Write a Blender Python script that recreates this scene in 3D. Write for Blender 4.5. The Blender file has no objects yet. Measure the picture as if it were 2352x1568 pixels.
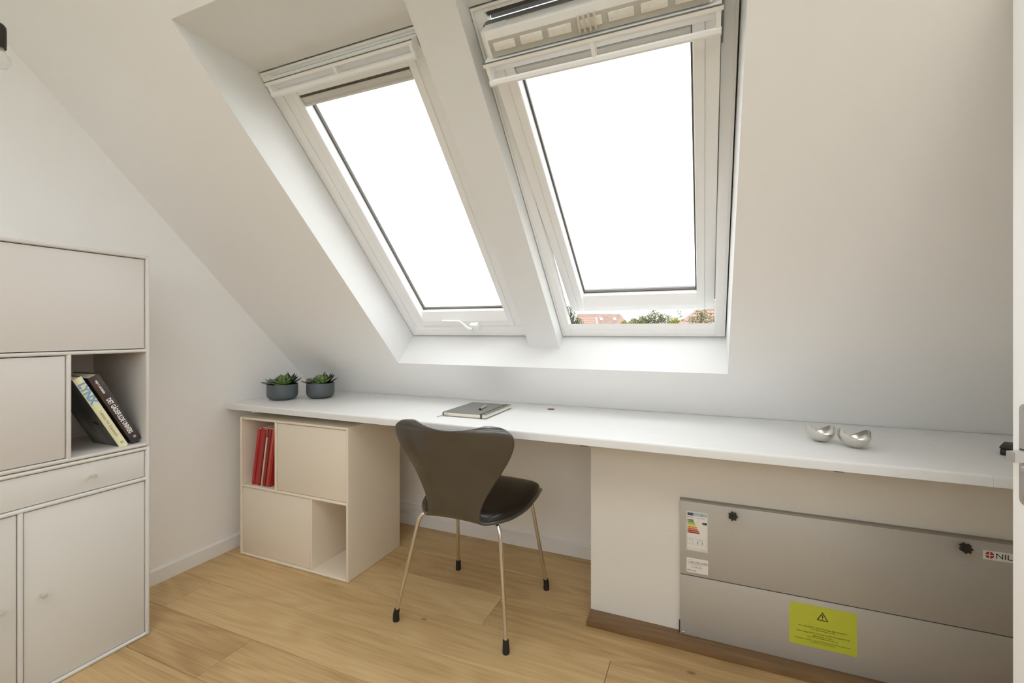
import bpy, bmesh, math, random
import numpy as np
from mathutils import Vector, Matrix
R = math.radians
random.seed(7)
scene = bpy.context.scene
COL = scene.collection

# ------------------------------------------------------------------ camera
cam_d = bpy.data.cameras.new('camera')
cam_d.sensor_width = 36.0
cam_d.lens = 16.062
cam_d.shift_y = -0.01037
cam_d.clip_start = 0.02
cam_d.clip_end = 400
cam = bpy.data.objects.new('camera', cam_d)
COL.objects.link(cam)
cam.location = (0, 0, 1.125)
cam.rotation_euler = (R(90), 0, R(22.776))
scene.camera = cam

# ------------------------------------------------------------------ world: even overcast sky
world = bpy.data.worlds.new('overcast_sky')
scene.world = world
world.use_nodes = True
bgn = world.node_tree.nodes['Background']
bgn.inputs['Color'].default_value = (0.97, 0.985, 1.0, 1)
bgn.inputs['Strength'].default_value = 1.0

# ------------------------------------------------------------------ exposure
vs = scene.view_settings
vs.view_transform = 'Standard'
vs.look = 'None'
vs.gamma = 1.0
vs.use_curve_mapping = False
vs.exposure = 1.88
try:
    cy = scene.cycles
    cy.use_denoising = True
    cy.max_bounces = 24
    cy.diffuse_bounces = 14
    cy.glossy_bounces = 6
    cy.transparent_max_bounces = 16
    cy.sample_clamp_indirect = 8
except Exception:
    pass

# ------------------------------------------------------------------ materials
def s2l(c):
    return tuple(((x/255.0)/12.92 if x/255.0 <= .04045 else ((x/255.0+.055)/1.055)**2.4) for x in c)

MATS = {}
def mat(name, col, rough=.5, metal=0.0, spec=.5, bump=0.0, bscale=200.0, var=0.0, vscale=8.0, coat=0.0):
    m = bpy.data.materials.new(name); m.use_nodes = True
    nt = m.node_tree; b = nt.nodes['Principled BSDF']
    b.inputs['Base Color'].default_value = (*col, 1)
    b.inputs['Roughness'].default_value = rough
    b.inputs['Metallic'].default_value = metal
    b.inputs['Specular IOR Level'].default_value = spec
    if coat: b.inputs['Coat Weight'].default_value = coat
    tc = nt.nodes.new('ShaderNodeTexCoord')
    if var:
        n = nt.nodes.new('ShaderNodeTexNoise'); n.inputs['Scale'].default_value = vscale; n.inputs['Detail'].default_value = 4
        nt.links.new(tc.outputs['Object'], n.inputs['Vector'])
        r = nt.nodes.new('ShaderNodeMapRange')
        r.inputs['From Min'].default_value = .3; r.inputs['From Max'].default_value = .7
        r.inputs['To Min'].default_value = 1-var; r.inputs['To Max'].default_value = 1+var
        nt.links.new(n.outputs['Fac'], r.inputs['Value'])
        mx = nt.nodes.new('ShaderNodeVectorMath'); mx.operation = 'SCALE'
        mx.inputs[0].default_value = col
        nt.links.new(r.outputs['Result'], mx.inputs['Scale'])
        nt.links.new(mx.outputs['Vector'], b.inputs['Base Color'])
    if bump:
        n2 = nt.nodes.new('ShaderNodeTexNoise'); n2.inputs['Scale'].default_value = bscale; n2.inputs['Detail'].default_value = 3
        nt.links.new(tc.outputs['Object'], n2.inputs['Vector'])
        bp = nt.nodes.new('ShaderNodeBump'); bp.inputs['Strength'].default_value = bump; bp.inputs['Distance'].default_value = .002
        nt.links.new(n2.outputs['Fac'], bp.inputs['Height'])
        nt.links.new(bp.outputs['Normal'], b.inputs['Normal'])
    MATS[name] = m
    return m

WALL = mat('painted_wall', (.875, .872, .865), .75, bump=.08, bscale=350)
PLASTER = mat('rough_plaster', (.72, .69, .63), .85, bump=.35, bscale=60)
REVEAL = mat('reveal_paint', (.79, .795, .795), .6, bump=.03)
TRIMW = mat('white_trim', (.82, .82, .815), .35)
WINW = mat('window_lacquer', (.87, .875, .875), .32)
WINGREY = mat('window_grey_profile', (.66, .65, .625), .4)
ALU = mat('grey_aluminium', (.22, .22, .22), .45, metal=.3)
GASKET = mat('dark_gasket', (.10, .09, .075), .6)
SLOTB = mat('slot_band', (.50, .48, .43), .6)
SLOTF = mat('dusty_filter', (.80, .78, .73), .8, var=.05, vscale=80)
GAPB = mat('shadow_gap_seal', (.20, .18, .15), .7)
DESKW = mat('white_desk_laminate', (.75, .755, .75), .38, bump=.03, bscale=500)
CABUP = mat('warm_grey_lacquer', (.64, .61, .575), .42, bump=.02, bscale=600)
CABLO = mat('pale_grey_lacquer', (.69, .685, .66), .42, bump=.02, bscale=600)
CABBASE = mat('beige_lacquer', (.80, .725, .61), .42, bump=.02, bscale=600)
CHROME = mat('chrome', (.72, .70, .67), .12, metal=1.0)
STEEL = mat('brushed_steel', (.70, .68, .64), .22, metal=1.0, bump=.05, bscale=400)
LOCKST = mat('satin_lock_plate', (.62, .62, .63), .35, metal=.8)
LOCKBLACK = mat('dark_slot', (.05, .05, .05), .6)
KNOBM = mat('satin_knob', (.70, .69, .66), .32, metal=.45)
SHELL = mat('chair_shell_lacquer', (.047, .040, .030), .36, var=.05, coat=1.0)
SHELLEDGE = SHELL
LEATHER = mat('black_leather', (.012, .009, .007), .28, bump=.18, bscale=260)
RUBBER = mat('black_rubber', (.010, .010, .010), .5)
PLASTIC = mat('clear_white_plastic', (.55, .53, .48), .4)
POT = mat('slate_blue_glaze', (.085, .105, .115), .42, bump=.12, bscale=70)
SOIL = mat('soil', (.02, .016, .011), .9)
LEAFG = mat('succulent_green', (.16, .25, .075), .5, var=.18, vscale=30)
LEAFS = mat('succulent_greygreen', (.21, .235, .20), .55, var=.15, vscale=30)
LEAFD = mat('succulent_dark', (.025, .035, .02), .5)
NBGREY = mat('notebook_cover', (.17, .165, .15), .55, bump=.08, bscale=500)
PAPER = mat('paper_edge', (.80, .75, .65), .8)
BAND = mat('elastic_band', (.05, .048, .042), .7)
INK = mat('black_ink', (.015, .015, .013), .6)
WHITEINK = mat('white_ink', (.85, .85, .83), .6)
BROWNW = mat('raw_wood_brown', (.20, .11, .05), .7)
GALV = mat('galvanised_sheet', (.49, .47, .43), .45, metal=.35, bump=.12, bscale=230, var=.04, vscale=300)
STICKW = mat('white_sticker', (.76, .74, .69), .45)
YELLOW = mat('neon_yellow_paper', (.50, .53, .045), .6, var=.04, vscale=25)
BLACKP = mat('black_plastic', (.018, .016, .013), .5)
RED1 = mat('red_cover', (.42, .022, .025), .4)
RED2 = mat('dark_red_cover', (.26, .02, .022), .4)
RED3 = mat('orange_red_cover', (.50, .10, .05), .4)
CREAM = mat('cream_cover', (.70, .60, .48), .5)
BOOKY = mat('pale_yellow_spine', (.80, .78, .50), .5)
BOOKBLUE = mat('blue_lettering', (.20, .36, .60), .5)
BOOKGREYT = mat('grey_lettering', (.30, .31, .24), .6)
ROOFP = mat('pink_clay_roof', (.235, .160, .132), .8, var=.12, vscale=1.5)
ROOFO = mat('orange_clay_tile', (.28, .185, .145), .8, var=.15, vscale=6)
BRICKH = mat('house_wall', (.55, .50, .44), .9)
GRASS = mat('lawn', (.10, .16, .05), .9, var=.2, vscale=.5)
BARK = mat('bark', (.09, .065, .045), .9)
ROOFGLASS = mat('roof_window_glass', (.55, .60, .66), .1)

def leafmat(name, col):
    m = mat(name, col, .7, var=.35, vscale=3.0); return m
FOL1 = leafmat('foliage_green', (.15, .155, .075))
FOL2 = leafmat('foliage_dark', (.10, .11, .058))
FOL3 = leafmat('foliage_yellow', (.26, .235, .06))

def glass_mat():
    m = bpy.data.materials.new('window_glass'); m.use_nodes = True
    nt = m.node_tree; nt.nodes.clear()
    o = nt.nodes.new('ShaderNodeOutputMaterial'); mix = nt.nodes.new('ShaderNodeMixShader')
    t = nt.nodes.new('ShaderNodeBsdfTransparent'); t.inputs['Color'].default_value = (.985, .99, .988, 1)
    g = nt.nodes.new('ShaderNodeBsdfGlossy'); g.inputs['Roughness'].default_value = .0
    lw = nt.nodes.new('ShaderNodeLayerWeight'); lw.inputs['Blend'].default_value = .5
    pw = nt.nodes.new('ShaderNodeMath'); pw.operation = 'POWER'; pw.inputs[1].default_value = 5.0
    f = nt.nodes.new('ShaderNodeMath'); f.operation = 'MULTIPLY_ADD'; f.inputs[1].default_value = .75; f.inputs[2].default_value = .02
    nt.links.new(lw.outputs['Facing'], pw.inputs[0]); nt.links.new(pw.outputs[0], f.inputs[0])
    nt.links.new(f.outputs[0], mix.inputs[0]); nt.links.new(t.outputs[0], mix.inputs[1]); nt.links.new(g.outputs[0], mix.inputs[2])
    nt.links.new(mix.outputs[0], o.inputs['Surface'])
    return m
GLASS = glass_mat()

def bulb_mat():
    m = bpy.data.materials.new('milky_bulb_glass'); m.use_nodes = True
    nt = m.node_tree; b = nt.nodes['Principled BSDF']; b.inputs['Base Color'].default_value = (.8, .8, .78, 1); b.inputs['Roughness'].default_value = .12
    o = nt.nodes['Material Output']; mix = nt.nodes.new('ShaderNodeMixShader'); t = nt.nodes.new('ShaderNodeBsdfTransparent'); mix.inputs[0].default_value = .35
    nt.links.new(t.outputs[0], mix.inputs[1]); nt.links.new(b.outputs[0], mix.inputs[2]); nt.links.new(mix.outputs[0], o.inputs['Surface'])
    return m
BULBG = bulb_mat()

def wood_mat(name, c1, c2, c3, along='X'):
    """oak plank: grain along local X, per-object tone and offset"""
    m = bpy.data.materials.new(name); m.use_nodes = True
    nt = m.node_tree; b = nt.nodes['Principled BSDF']; L = nt.links
    b.inputs['Roughness'].default_value = .42
    b.inputs['Specular IOR Level'].default_value = .35
    tc = nt.nodes.new('ShaderNodeTexCoord'); oi = nt.nodes.new('ShaderNodeObjectInfo')
    mul = nt.nodes.new('ShaderNodeMath'); mul.operation = 'MULTIPLY'; mul.inputs[1].default_value = 37.0
    L.new(oi.outputs['Random'], mul.inputs[0])
    cmb = nt.nodes.new('ShaderNodeCombineXYZ')
    for i in range(3): L.new(mul.outputs[0], cmb.inputs[i])
    add = nt.nodes.new('ShaderNodeVectorMath'); add.operation = 'ADD'
    L.new(tc.outputs['Object'], add.inputs[0]); L.new(cmb.outputs[0], add.inputs[1])
    # slow warp for cathedral figure
    wn = nt.nodes.new('ShaderNodeTexNoise'); wn.inputs['Scale'].default_value = 1.0; wn.inputs['Detail'].default_value = 1.5
    mp0 = nt.nodes.new('ShaderNodeMapping'); mp0.inputs['Scale'].default_value = (.9, 5.0, 5.0)
    L.new(add.outputs[0], mp0.inputs['Vector']); L.new(mp0.outputs[0], wn.inputs['Vector'])
    rings = nt.nodes.new('ShaderNodeMath'); rings.operation = 'MULTIPLY'; rings.inputs[1].default_value = 62.0
    L.new(wn.outputs['Fac'], rings.inputs[0])
    sn = nt.nodes.new('ShaderNodeMath'); sn.operation = 'SINE'; L.new(rings.outputs[0], sn.inputs[0])
    # fine fibres
    mp1 = nt.nodes.new('ShaderNodeMapping'); mp1.inputs['Scale'].default_value = (5, 130, 60)
    fn = nt.nodes.new('ShaderNodeTexNoise'); fn.inputs['Scale'].default_value = 1.0; fn.inputs['Detail'].default_value = 3
    L.new(add.outputs[0], mp1.inputs['Vector']); L.new(mp1.outputs[0], fn.inputs['Vector'])
    # broad colour patches
    mp2 = nt.nodes.new('ShaderNodeMapping'); mp2.inputs['Scale'].default_value = (.9, 3.5, 3)
    pn = nt.nodes.new('ShaderNodeTexNoise'); pn.inputs['Scale'].default_value = 1.0; pn.inputs['Detail'].default_value = 2
    L.new(add.outputs[0], mp2.inputs['Vector']); L.new(mp2.outputs[0], pn.inputs['Vector'])
    def scale(node, k, off):
        q = nt.nodes.new('ShaderNodeMath'); q.operation = 'MULTIPLY_ADD'; q.inputs[1].default_value = k; q.inputs[2].default_value = off
        L.new(node, q.inputs[0]); return q.outputs[0]
    def plus(a, bb):
        q = nt.nodes.new('ShaderNodeMath'); q.operation = 'ADD'; L.new(a, q.inputs[0]); L.new(bb, q.inputs[1]); return q.outputs[0]
    tot = plus(plus(scale(sn.outputs[0], .075, 0.0), scale(fn.outputs['Fac'], .62, -.31)), plus(scale(pn.outputs['Fac'], .6, -.30), scale(oi.outputs['Random'], .32, .34)))
    cr = nt.nodes.new('ShaderNodeValToRGB')
    e = cr.color_ramp.elements
    e[0].position = .12; e[0].color = (*c1, 1); e[1].position = .88; e[1].color = (*c3, 1)
    k = e.new(.5); k.color = (*c2, 1)
    L.new(tot, cr.inputs['Fac'])
    # small dark knots
    mp3 = nt.nodes.new('ShaderNodeMapping'); mp3.inputs['Scale'].default_value = (2.6, 5.2, 4)
    vo = nt.nodes.new('ShaderNodeTexVoronoi'); vo.inputs['Scale'].default_value = 1.0
    L.new(add.outputs[0], mp3.inputs['Vector']); L.new(mp3.outputs[0], vo.inputs['Vector'])
    mr = nt.nodes.new('ShaderNodeMapRange'); mr.inputs['From Min'].default_value = .018; mr.inputs['From Max'].default_value = .055
    mr.inputs['To Min'].default_value = .30; mr.inputs['To Max'].default_value = 1.0
    L.new(vo.outputs['Distance'], mr.inputs['Value'])
    vm = nt.nodes.new('ShaderNodeVectorMath'); vm.operation = 'SCALE'
    L.new(cr.outputs['Color'], vm.inputs[0]); L.new(mr.outputs['Result'], vm.inputs['Scale'])
    L.new(vm.outputs['Vector'], b.inputs['Base Color'])
    bp = nt.nodes.new('ShaderNodeBump'); bp.inputs['Strength'].default_value = .12; bp.inputs['Distance'].default_value = .001
    L.new(fn.outputs['Fac'], bp.inputs['Height']); L.new(bp.outputs['Normal'], b.inputs['Normal'])
    return m
OAK = wood_mat('oak_plank', (.365, .23, .10), (.54, .375, .180), (.67, .495, .265))
OAKD = wood_mat('oak_threshold_board', (.15, .085, .038), (.225, .135, .065), (.30, .19, .10))

def nebula_mat(name, cols, scale, rough=.35):
    m = bpy.data.materials.new(name); m.use_nodes = True
    nt = m.node_tree; b = nt.nodes['Principled BSDF']; b.inputs['Roughness'].default_value = rough
    tc = nt.nodes.new('ShaderNodeTexCoord')
    n = nt.nodes.new('ShaderNodeTexNoise'); n.inputs['Scale'].default_value = scale; n.inputs['Detail'].default_value = 5
    nt.links.new(tc.outputs['Object'], n.inputs['Vector'])
    cr = nt.nodes.new('ShaderNodeValToRGB'); e = cr.color_ramp.elements
    e[0].position = .3; e[0].color = (*cols[0], 1); e[1].position = .72; e[1].color = (*cols[-1], 1)
    for i, c in enumerate(cols[1:-1]):
        k = e.new(.3 + .42*(i+1)/(len(cols)-1)); k.color = (*c, 1)
    nt.links.new(n.outputs['Fac'], cr.inputs['Fac']); nt.links.new(cr.outputs['Color'], b.inputs['Base Color'])
    return m
NEBULA = nebula_mat('starry_dust_jacket', [(.012, .013, .022), (.035, .032, .042), (.075, .045, .035), (.06, .075, .10)], 14)
DUSK = nebula_mat('dusky_photo_jacket', [(.015, .016, .018), (.08, .085, .085), (.26, .26, .22)], 9)

# ------------------------------------------------------------------ mesh helpers
def link(name, me, m, parent=None, mtx=None):
    o = bpy.data.objects.new(name, me); COL.objects.link(o)
    if m is not None and not me.materials: me.materials.append(m)
    if parent is not None: o.parent = parent
    if mtx is not None: o.matrix_local = mtx
    return o
def fin(bm, name, m, parent=None, smooth=False, mtx=None, angle=None):
    bmesh.ops.recalc_face_normals(bm, faces=bm.faces[:])
    me = bpy.data.meshes.new(name); bm.to_mesh(me); bm.free()
    if smooth or angle is not None:
        for p in me.polygons: p.use_smooth = True
        if angle is not None:
            try: me.set_sharp_from_angle(angle=R(angle))
            except Exception: pass
    return link(name, me, m, parent, mtx)
def bm_box(bm, x0, x1, y0, y1, z0, z1, bev=0.0, seg=2):
    r = bmesh.ops.create_cube(bm, size=1.0)
    vs_ = r['verts']
    for v in vs_:
        v.co = Vector(((x0+x1)/2 + v.co.x*(x1-x0), (y0+y1)/2 + v.co.y*(y1-y0), (z0+z1)/2 + v.co.z*(z1-z0)))
    if bev > 0:
        es = list({e for v in vs_ for e in v.link_edges})
        bmesh.ops.bevel(bm, geom=es, offset=bev, segments=seg, profile=.5, affect='EDGES')
def box(name, x0, x1, y0, y1, z0, z1, m, parent=None, bev=0.0, seg=2, mtx=None):
    bm = bmesh.new(); bm_box(bm, x0, x1, y0, y1, z0, z1, bev, seg)
    return fin(bm, name, m, parent, mtx=mtx, angle=40 if bev else None)
def tbox(name, u0, u1, v0, v1, t0, t1, m, parent, bev=0.0, seg=2):
    """box in roof coordinates: u along the wall, v up the slope, t outwards"""
    return box(name, u0, u1, v0, v1, -t1, -t0, m, parent, bev, seg)
def empty(name, loc=(0, 0, 0), rotz=0.0, parent=None, mtx=None):
    o = bpy.data.objects.new(name, None); COL.objects.link(o); o.empty_display_size = .05
    if mtx is not None: o.matrix_local = mtx
    else: o.location = loc; o.rotation_euler = (0, 0, rotz)
    if parent is not None: o.parent = parent
    return o
def tag(o, label=None, cat=None, group=None, kind=None):
    if label: o['label'] = label
    if cat: o['category'] = cat
    if group: o['group'] = group
    if kind: o['kind'] = kind
    return o
def prism(name, pts, ax, a0, a1, m, parent=None, bev=0.0, smooth=False):
    """extrude a closed 2D outline. ax='x': pts are (y,z); 'y': (x,z); 'z': (x,y)"""
    bm = bmesh.new()
    def P(p, a):
        return {'x': (a, p[0], p[1]), 'y': (p[0], a, p[1]), 'z': (p[0], p[1], a)}[ax]
    A = [bm.verts.new(P(p, a0)) for p in pts]; B = [bm.verts.new(P(p, a1)) for p in pts]
    n = len(pts)
    bm.faces.new(A); bm.faces.new(list(reversed(B)))
    for i in range(n):
        bm.faces.new((A[i], B[i], B[(i+1) % n], A[(i+1) % n]))
    if bev: bmesh.ops.bevel(bm, geom=bm.edges[:], offset=bev, segments=2, profile=.5, affect='EDGES')
    return fin(bm, name, m, parent, angle=35 if (bev or smooth) else None)
def bm_tube(bm, pts, r, n=12, caps=True):
    pts = [Vector(p) for p in pts]
    rs = r if isinstance(r, (list, tuple)) else [r]*len(pts)
    tang = []
    for i in range(len(pts)):
        a = pts[max(0, i-1)]; b = pts[min(len(pts)-1, i+1)]
        tang.append((b-a).normalized())
    up = Vector((0, 0, 1)) if abs(tang[0].z) < .9 else Vector((1, 0, 0))
    nrm = tang[0].cross(up).normalized()
    rings = []
    for i, p in enumerate(pts):
        nrm = (nrm - tang[i]*nrm.dot(tang[i])).normalized()
        bi = tang[i].cross(nrm)
        rings.append([bm.verts.new(p + (nrm*math.cos(2*math.pi*k/n) + bi*math.sin(2*math.pi*k/n))*rs[i]) for k in range(n)])
    for i in range(len(rings)-1):
        for k in range(n):
            bm.faces.new((rings[i][k], rings[i][(k+1) % n], rings[i+1][(k+1) % n], rings[i+1][k]))
    if caps:
        bm.faces.new(list(reversed(rings[0]))); bm.faces.new(rings[-1])
def tube(name, pts, r, m, parent=None, n=12):
    bm = bmesh.new(); bm_tube(bm, pts, r, n)
    return fin(bm, name, m, parent, angle=50)
def fillet(pts, rad, n=6):
    pts = [Vector(p) for p in pts]; out = [pts[0]]
    for i in range(1, len(pts)-1):
        a, b, c = pts[i-1], pts[i], pts[i+1]
        d1 = (a-b).normalized(); d2 = (c-b).normalized()
        p0 = b+d1*rad; p2 = b+d2*rad
        for k in range(n+1):
            t = k/n
            out.append(p0*(1-t)**2 + b*2*t*(1-t) + p2*t*t)
    out.append(pts[-1]); return out
def lathe(name, prof, m, parent=None, n=32, mtx=None, angle=40):
    """prof: list of (radius, z)"""
    bm = bmesh.new(); rings = []
    for r_, z in prof:
        if r_ < 1e-6: rings.append([bm.verts.new((0, 0, z))])
        else: rings.append([bm.verts.new((r_*math.cos(2*math.pi*k/n), r_*math.sin(2*math.pi*k/n), z)) for k in range(n)])
    for i in range(len(rings)-1):
        a, b = rings[i], rings[i+1]
        for k in range(n):
            k2 = (k+1) % n
            if len(a) == 1 and len(b) == 1: continue
            if len(a) == 1: bm.faces.new((a[0], b[k], b[k2]))
            elif len(b) == 1: bm.faces.new((a[k], b[0], a[k2]))
            else: bm.faces.new((a[k], b[k], b[k2], a[k2]))
    return fin(bm, name, m, parent, mtx=mtx, angle=angle)
def text(name, body, size, m, parent, mtx, align='LEFT', sx=1.0, extrude=.0002, bold=0.0):
    c = bpy.data.curves.new(name, 'FONT'); c.body = body; c.size = size; c.align_x = align; c.extrude = extrude; c.resolution_u = 2; c.offset = bold*size
    t = bpy.data.objects.new(name, c)
    me = bpy.data.meshes.new_from_object(t)
    bpy.data.objects.remove(t); bpy.data.curves.remove(c)
    if sx != 1.0:
        for v in me.vertices: v.co.x *= sx
    me.name = name; me.materials.clear()
    return link(name, me, m, parent, mtx)

# ------------------------------------------------------------------ setting
XL, XR, YB, YK = -2.255, 1.36, -1.15, 2.232
DS = 2.925                       # roof plane: y + z = DS
ZC = 2.56                        # flat ceiling height
ROOF = Matrix(((1, 0, 0, 0), (0, -.70710678, -.70710678, DS-1), (0, .70710678, -.70710678, 1.0), (0, 0, 0, 1)))

# floor: slab with one object per oak plank
floor = box('floor', XL-.02, XR+.02, YB-.02, YK+.02, -.06, -.012, SOIL)
tag(floor, 'oak plank floor of the attic room', kind='structure')
def plank(x0, x1, y0, y1):
    g = .0007
    cx, cy = (x0+x1)/2, (y0+y1)/2
    w, d = (x1-x0)/2-g, (y1-y0)/2-g
    bm = bmesh.new(); bm_box(bm, -w, w, -d, d, -.012, 0.0)
    top = [e for e in bm.edges if all(abs(v.co.z) < 1e-6 for v in e.verts)]
    bmesh.ops.bevel(bm, geom=top, offset=.0012, segments=1, affect='EDGES')
    fin(bm, 'plank', OAK, floor, mtx=Matrix.Translation((cx, cy, 0)))
PW = .2
known = {7: [-.785], 6: [-.294], 5: [-2.035, .35], 4: [-1.52, .30], 3: [-.95, .9], 8: [-1.35, .55], 9: [-.1], 10: [-1.2, .7]}
for k in range(-6, 11):
    y0 = 1.57 + (k-7)*PW; y1 = y0+PW
    y0c, y1c = max(y0, YB), min(y1, YK)
    if y1c - y0c < .01: continue
    cuts = known.get(k) or [XL + .5 + ((k*0.733) % 1.0)*1.3, XL + 2.3 + ((k*.41) % 1.0)*.9]
    xs = [XL] + sorted(cuts) + [XR]
    for a, b in zip(xs[:-1], xs[1:]):
        if b-a > .01: plank(a, b, y0c, y1c)

def poly_wall(name, pts, th, axis, pos, m):
    o = prism(name, pts, axis, pos, pos+th, m); tag(o, kind='structure'); return o
gable = [(YB, -.05), (YK+.15, -.05), (YK+.15, DS-YK-.15), (DS-ZC, ZC), (YB, ZC)]
tag(poly_wall('wall_left', gable, -.15, 'x', XL, WALL), 'white gable wall on the left below the sloping ceiling')
tag(poly_wall('wall_right', gable, .15, 'x', XR, WALL), 'white gable wall on the right')
WX0, WX1, WZ0, WZ1 = -1.1, 1.15, 1.15, 2.10   # opening for a window added behind the viewer as daylight fill
for nm, q in (('wall_back', (XL-.15, XR+.15, -.05, WZ0)), ('wall_back_head', (XL-.15, XR+.15, WZ1, ZC)), ('wall_back_left', (XL-.15, WX0, WZ0, WZ1)), ('wall_back_right', (WX1, XR+.15, WZ0, WZ1))):
    tag(box(nm, q[0], q[1], YB-.15, YB, q[2], q[3], WALL), 'white wall around the added window behind the viewer', kind='structure')
w3 = empty('fill_window', (0, YB-.08, 0)); tag(w3, 'wide window added behind the viewer for fill daylight', kind='structure')
for k in range(4):
    xx = WX0 + (WX1-WX0-.05)*k/3; box('mullion', xx, xx+.05, -.03, .03, WZ0, WZ1, WINW, w3, .003)
for zz in (WZ0, WZ1-.05): box('rail', WX0, WX1, -.028, .028, zz, zz+.05, WINW, w3, .003)
box('pane', WX0+.02, WX1-.02, -.004, .004, WZ0+.02, WZ1-.02, GLASS, w3)
tag(box('wall_front', XL, XR, YK, YK+.12, -.05, DS-YK+.05, WALL), 'low white knee wall under the desk', kind='structure')
LX0, LX1, LY0, LY1 = -1.55, 1.20, -1.02, .14    # unseen rooflight added in the ceiling to brighten the room
def ceil():
    bm = bmesh.new(); e = .06
    def ring(z):
        return [bm.verts.new((x_, y_, z)) for x_, y_ in ((XL-.15, YB-.15), (XR+.15, YB-.15), (XR+.15, DS-ZC+.02), (XL-.15, DS-ZC+.02), (LX0, LY0), (LX1, LY0), (LX1, LY1), (LX0, LY1))]
    A, B = ring(ZC), ring(ZC+.12)
    for q in ((0, 1, 5, 4), (1, 2, 6, 5), (2, 3, 7, 6), (3, 0, 4, 7)):
        bm.faces.new([A[i] for i in q]); bm.faces.new([B[i] for i in reversed(q)])
    for p, q in ((0, 1), (1, 2), (2, 3), (3, 0), (4, 5), (5, 6), (6, 7), (7, 4)):
        bm.faces.new((A[p], B[p], B[q], A[q]))
    return fin(bm, 'ceiling', WALL)
tag(ceil(), 'flat white ceiling above the slope', kind='structure')
w4 = empty('fill_rooflight', (0, 0, ZC+.10)); tag(w4, 'flat rooflight added in the ceiling behind the viewer for fill daylight', kind='structure')
for k in range(3):
    xx = LX0 + (LX1-LX0-.05)*k/2; box('glazing_bar', xx, xx+.05, LY0, LY1, -.02, .03, WINW, w4, .003)
for yy in (LY0, LY1-.05): box('rail', LX0+.05, LX1-.05, yy, yy+.05, -.019, .029, WINW, w4, .003)
box('pane', LX0+.02, LX1-.02, LY0+.02, LY1-.02, .002, .010, GLASS, w4)

# sloping ceiling with the roof-window opening (one mesh with a hole)
RU0, RU1, RV0, RV1 = -1.470, .086, -.062, 1.497
TW = .20                          # depth of the window frames behind the ceiling face
def slope():
    vlo = -(YK+.14-(DS-1.0))/.70710678; vhi = (DS-1.0-(DS-ZC))/.70710678+.02
    u0, u1 = XL-.05, XR+.05
    bm = bmesh.new()
    def ring(z, e):
        return [bm.verts.new((u, v, z)) for u, v in ((u0, vlo), (u1, vlo), (u1, vhi), (u0, vhi), (RU0-e, RV0-e), (RU1+e, RV0-e), (RU1+e, RV1+e), (RU0-e, RV1+e))]
    A, B = ring(0.0, 0.0), ring(-.06, .07)
    for q in ((0, 1, 5, 4), (1, 2, 6, 5), (2, 3, 7, 6), (3, 0, 4, 7)):
        bm.faces.new([A[i] for i in q]); bm.faces.new([B[i] for i in reversed(q)])
    for a, b in ((0, 1), (1, 2), (2, 3), (3, 0), (4, 5), (5, 6), (6, 7), (7, 4)):
        bm.faces.new((A[a], B[a], B[b], A[b]))
    return fin(bm, 'ceiling_slope', WALL, mtx=ROOF)
tag(slope(), 'white sloping ceiling with the roof window opening', kind='structure')
def roof_piece(name, label, pts_vt, u0, u1):
    o = prism(name, [(v, -t) for v, t in pts_vt], 'x', u0, u1, REVEAL); o.matrix_world = ROOF
    tag(o, label, kind='structure'); return o
# splayed reveals: square to the roof at the sides and below, level on top
VT = RV1 - TW - .012             # where the level top reveal meets the frames
roof_piece('trim_1', 'left reveal of the roof window opening', [(RV0-.05, .001), (RV1+.02, .001), (VT+.02, TW+.034), (RV0-.05, TW+.034)], RU0-.06, RU0)
roof_piece('trim_2', 'right reveal of the roof window opening', [(RV0-.05, .001), (RV1+.02, .001), (VT+.02, TW+.034), (RV0-.05, TW+.034)], RU1, RU1+.06)
roof_piece('trim_3', 'wide white sill reveal below both roof windows', [(RV0, .001), (RV0, TW+.033), (RV0-.05, TW+.033), (RV0-.05, .001)], RU0, RU1)
roof_piece('trim_4', 'level white top reveal above both roof windows', [(RV1, .001), (VT, TW), (VT, TW+.12), (VT+.10, TW+.12), (RV1+.06, .001)], RU0, RU1)
BU0, BU1 = -.768, -.620
o = roof_piece('beam', 'white boxed-in rafter between the two roof windows', [(RV0-.03, .122), (1.40, .122), (VT+.03, TW+.034), (RV0-.03, TW+.034)], BU0, BU1)

# baseboards
def skirting(name, label, pts, ax, a0, a1):
    o = prism(name, pts, ax, a0, a1, TRIMW); tag(o, label, kind='structure')
skirting('baseboard_left', 'white baseboard along the left wall', [(XL, 0), (XL+.014, 0), (XL+.014, .060), (XL+.004, .068), (XL, .068)], 'y', YB, YK)
skirting('baseboard_front', 'white baseboard along the knee wall', [(YK, 0), (YK-.014, 0), (YK-.014, .058), (YK-.004, .066), (YK, .066)], 'x', XL+.016, -.41)

# boxed-in niche for the ventilation unit + oak plinth board
YN = 1.797
niche = prism('wall_niche', [(YN, .02), (YK-.002, .02), (YK-.002, .20), (YK-.002, DS-YK-.004), (DS-.7265, .7262), (YN, .7262)], 'x', -.414, XR-.002, PLASTER)
tag(niche, 'white plastered box wall under the right half of the desk', kind='structure')
brd = box('trim_5', -.414, XR-.002, 1.716, YN+.02, .0, .021, OAKD, bev=.0015)
tag(brd, 'dark oak board along the foot of the plastered box', kind='structure')

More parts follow.
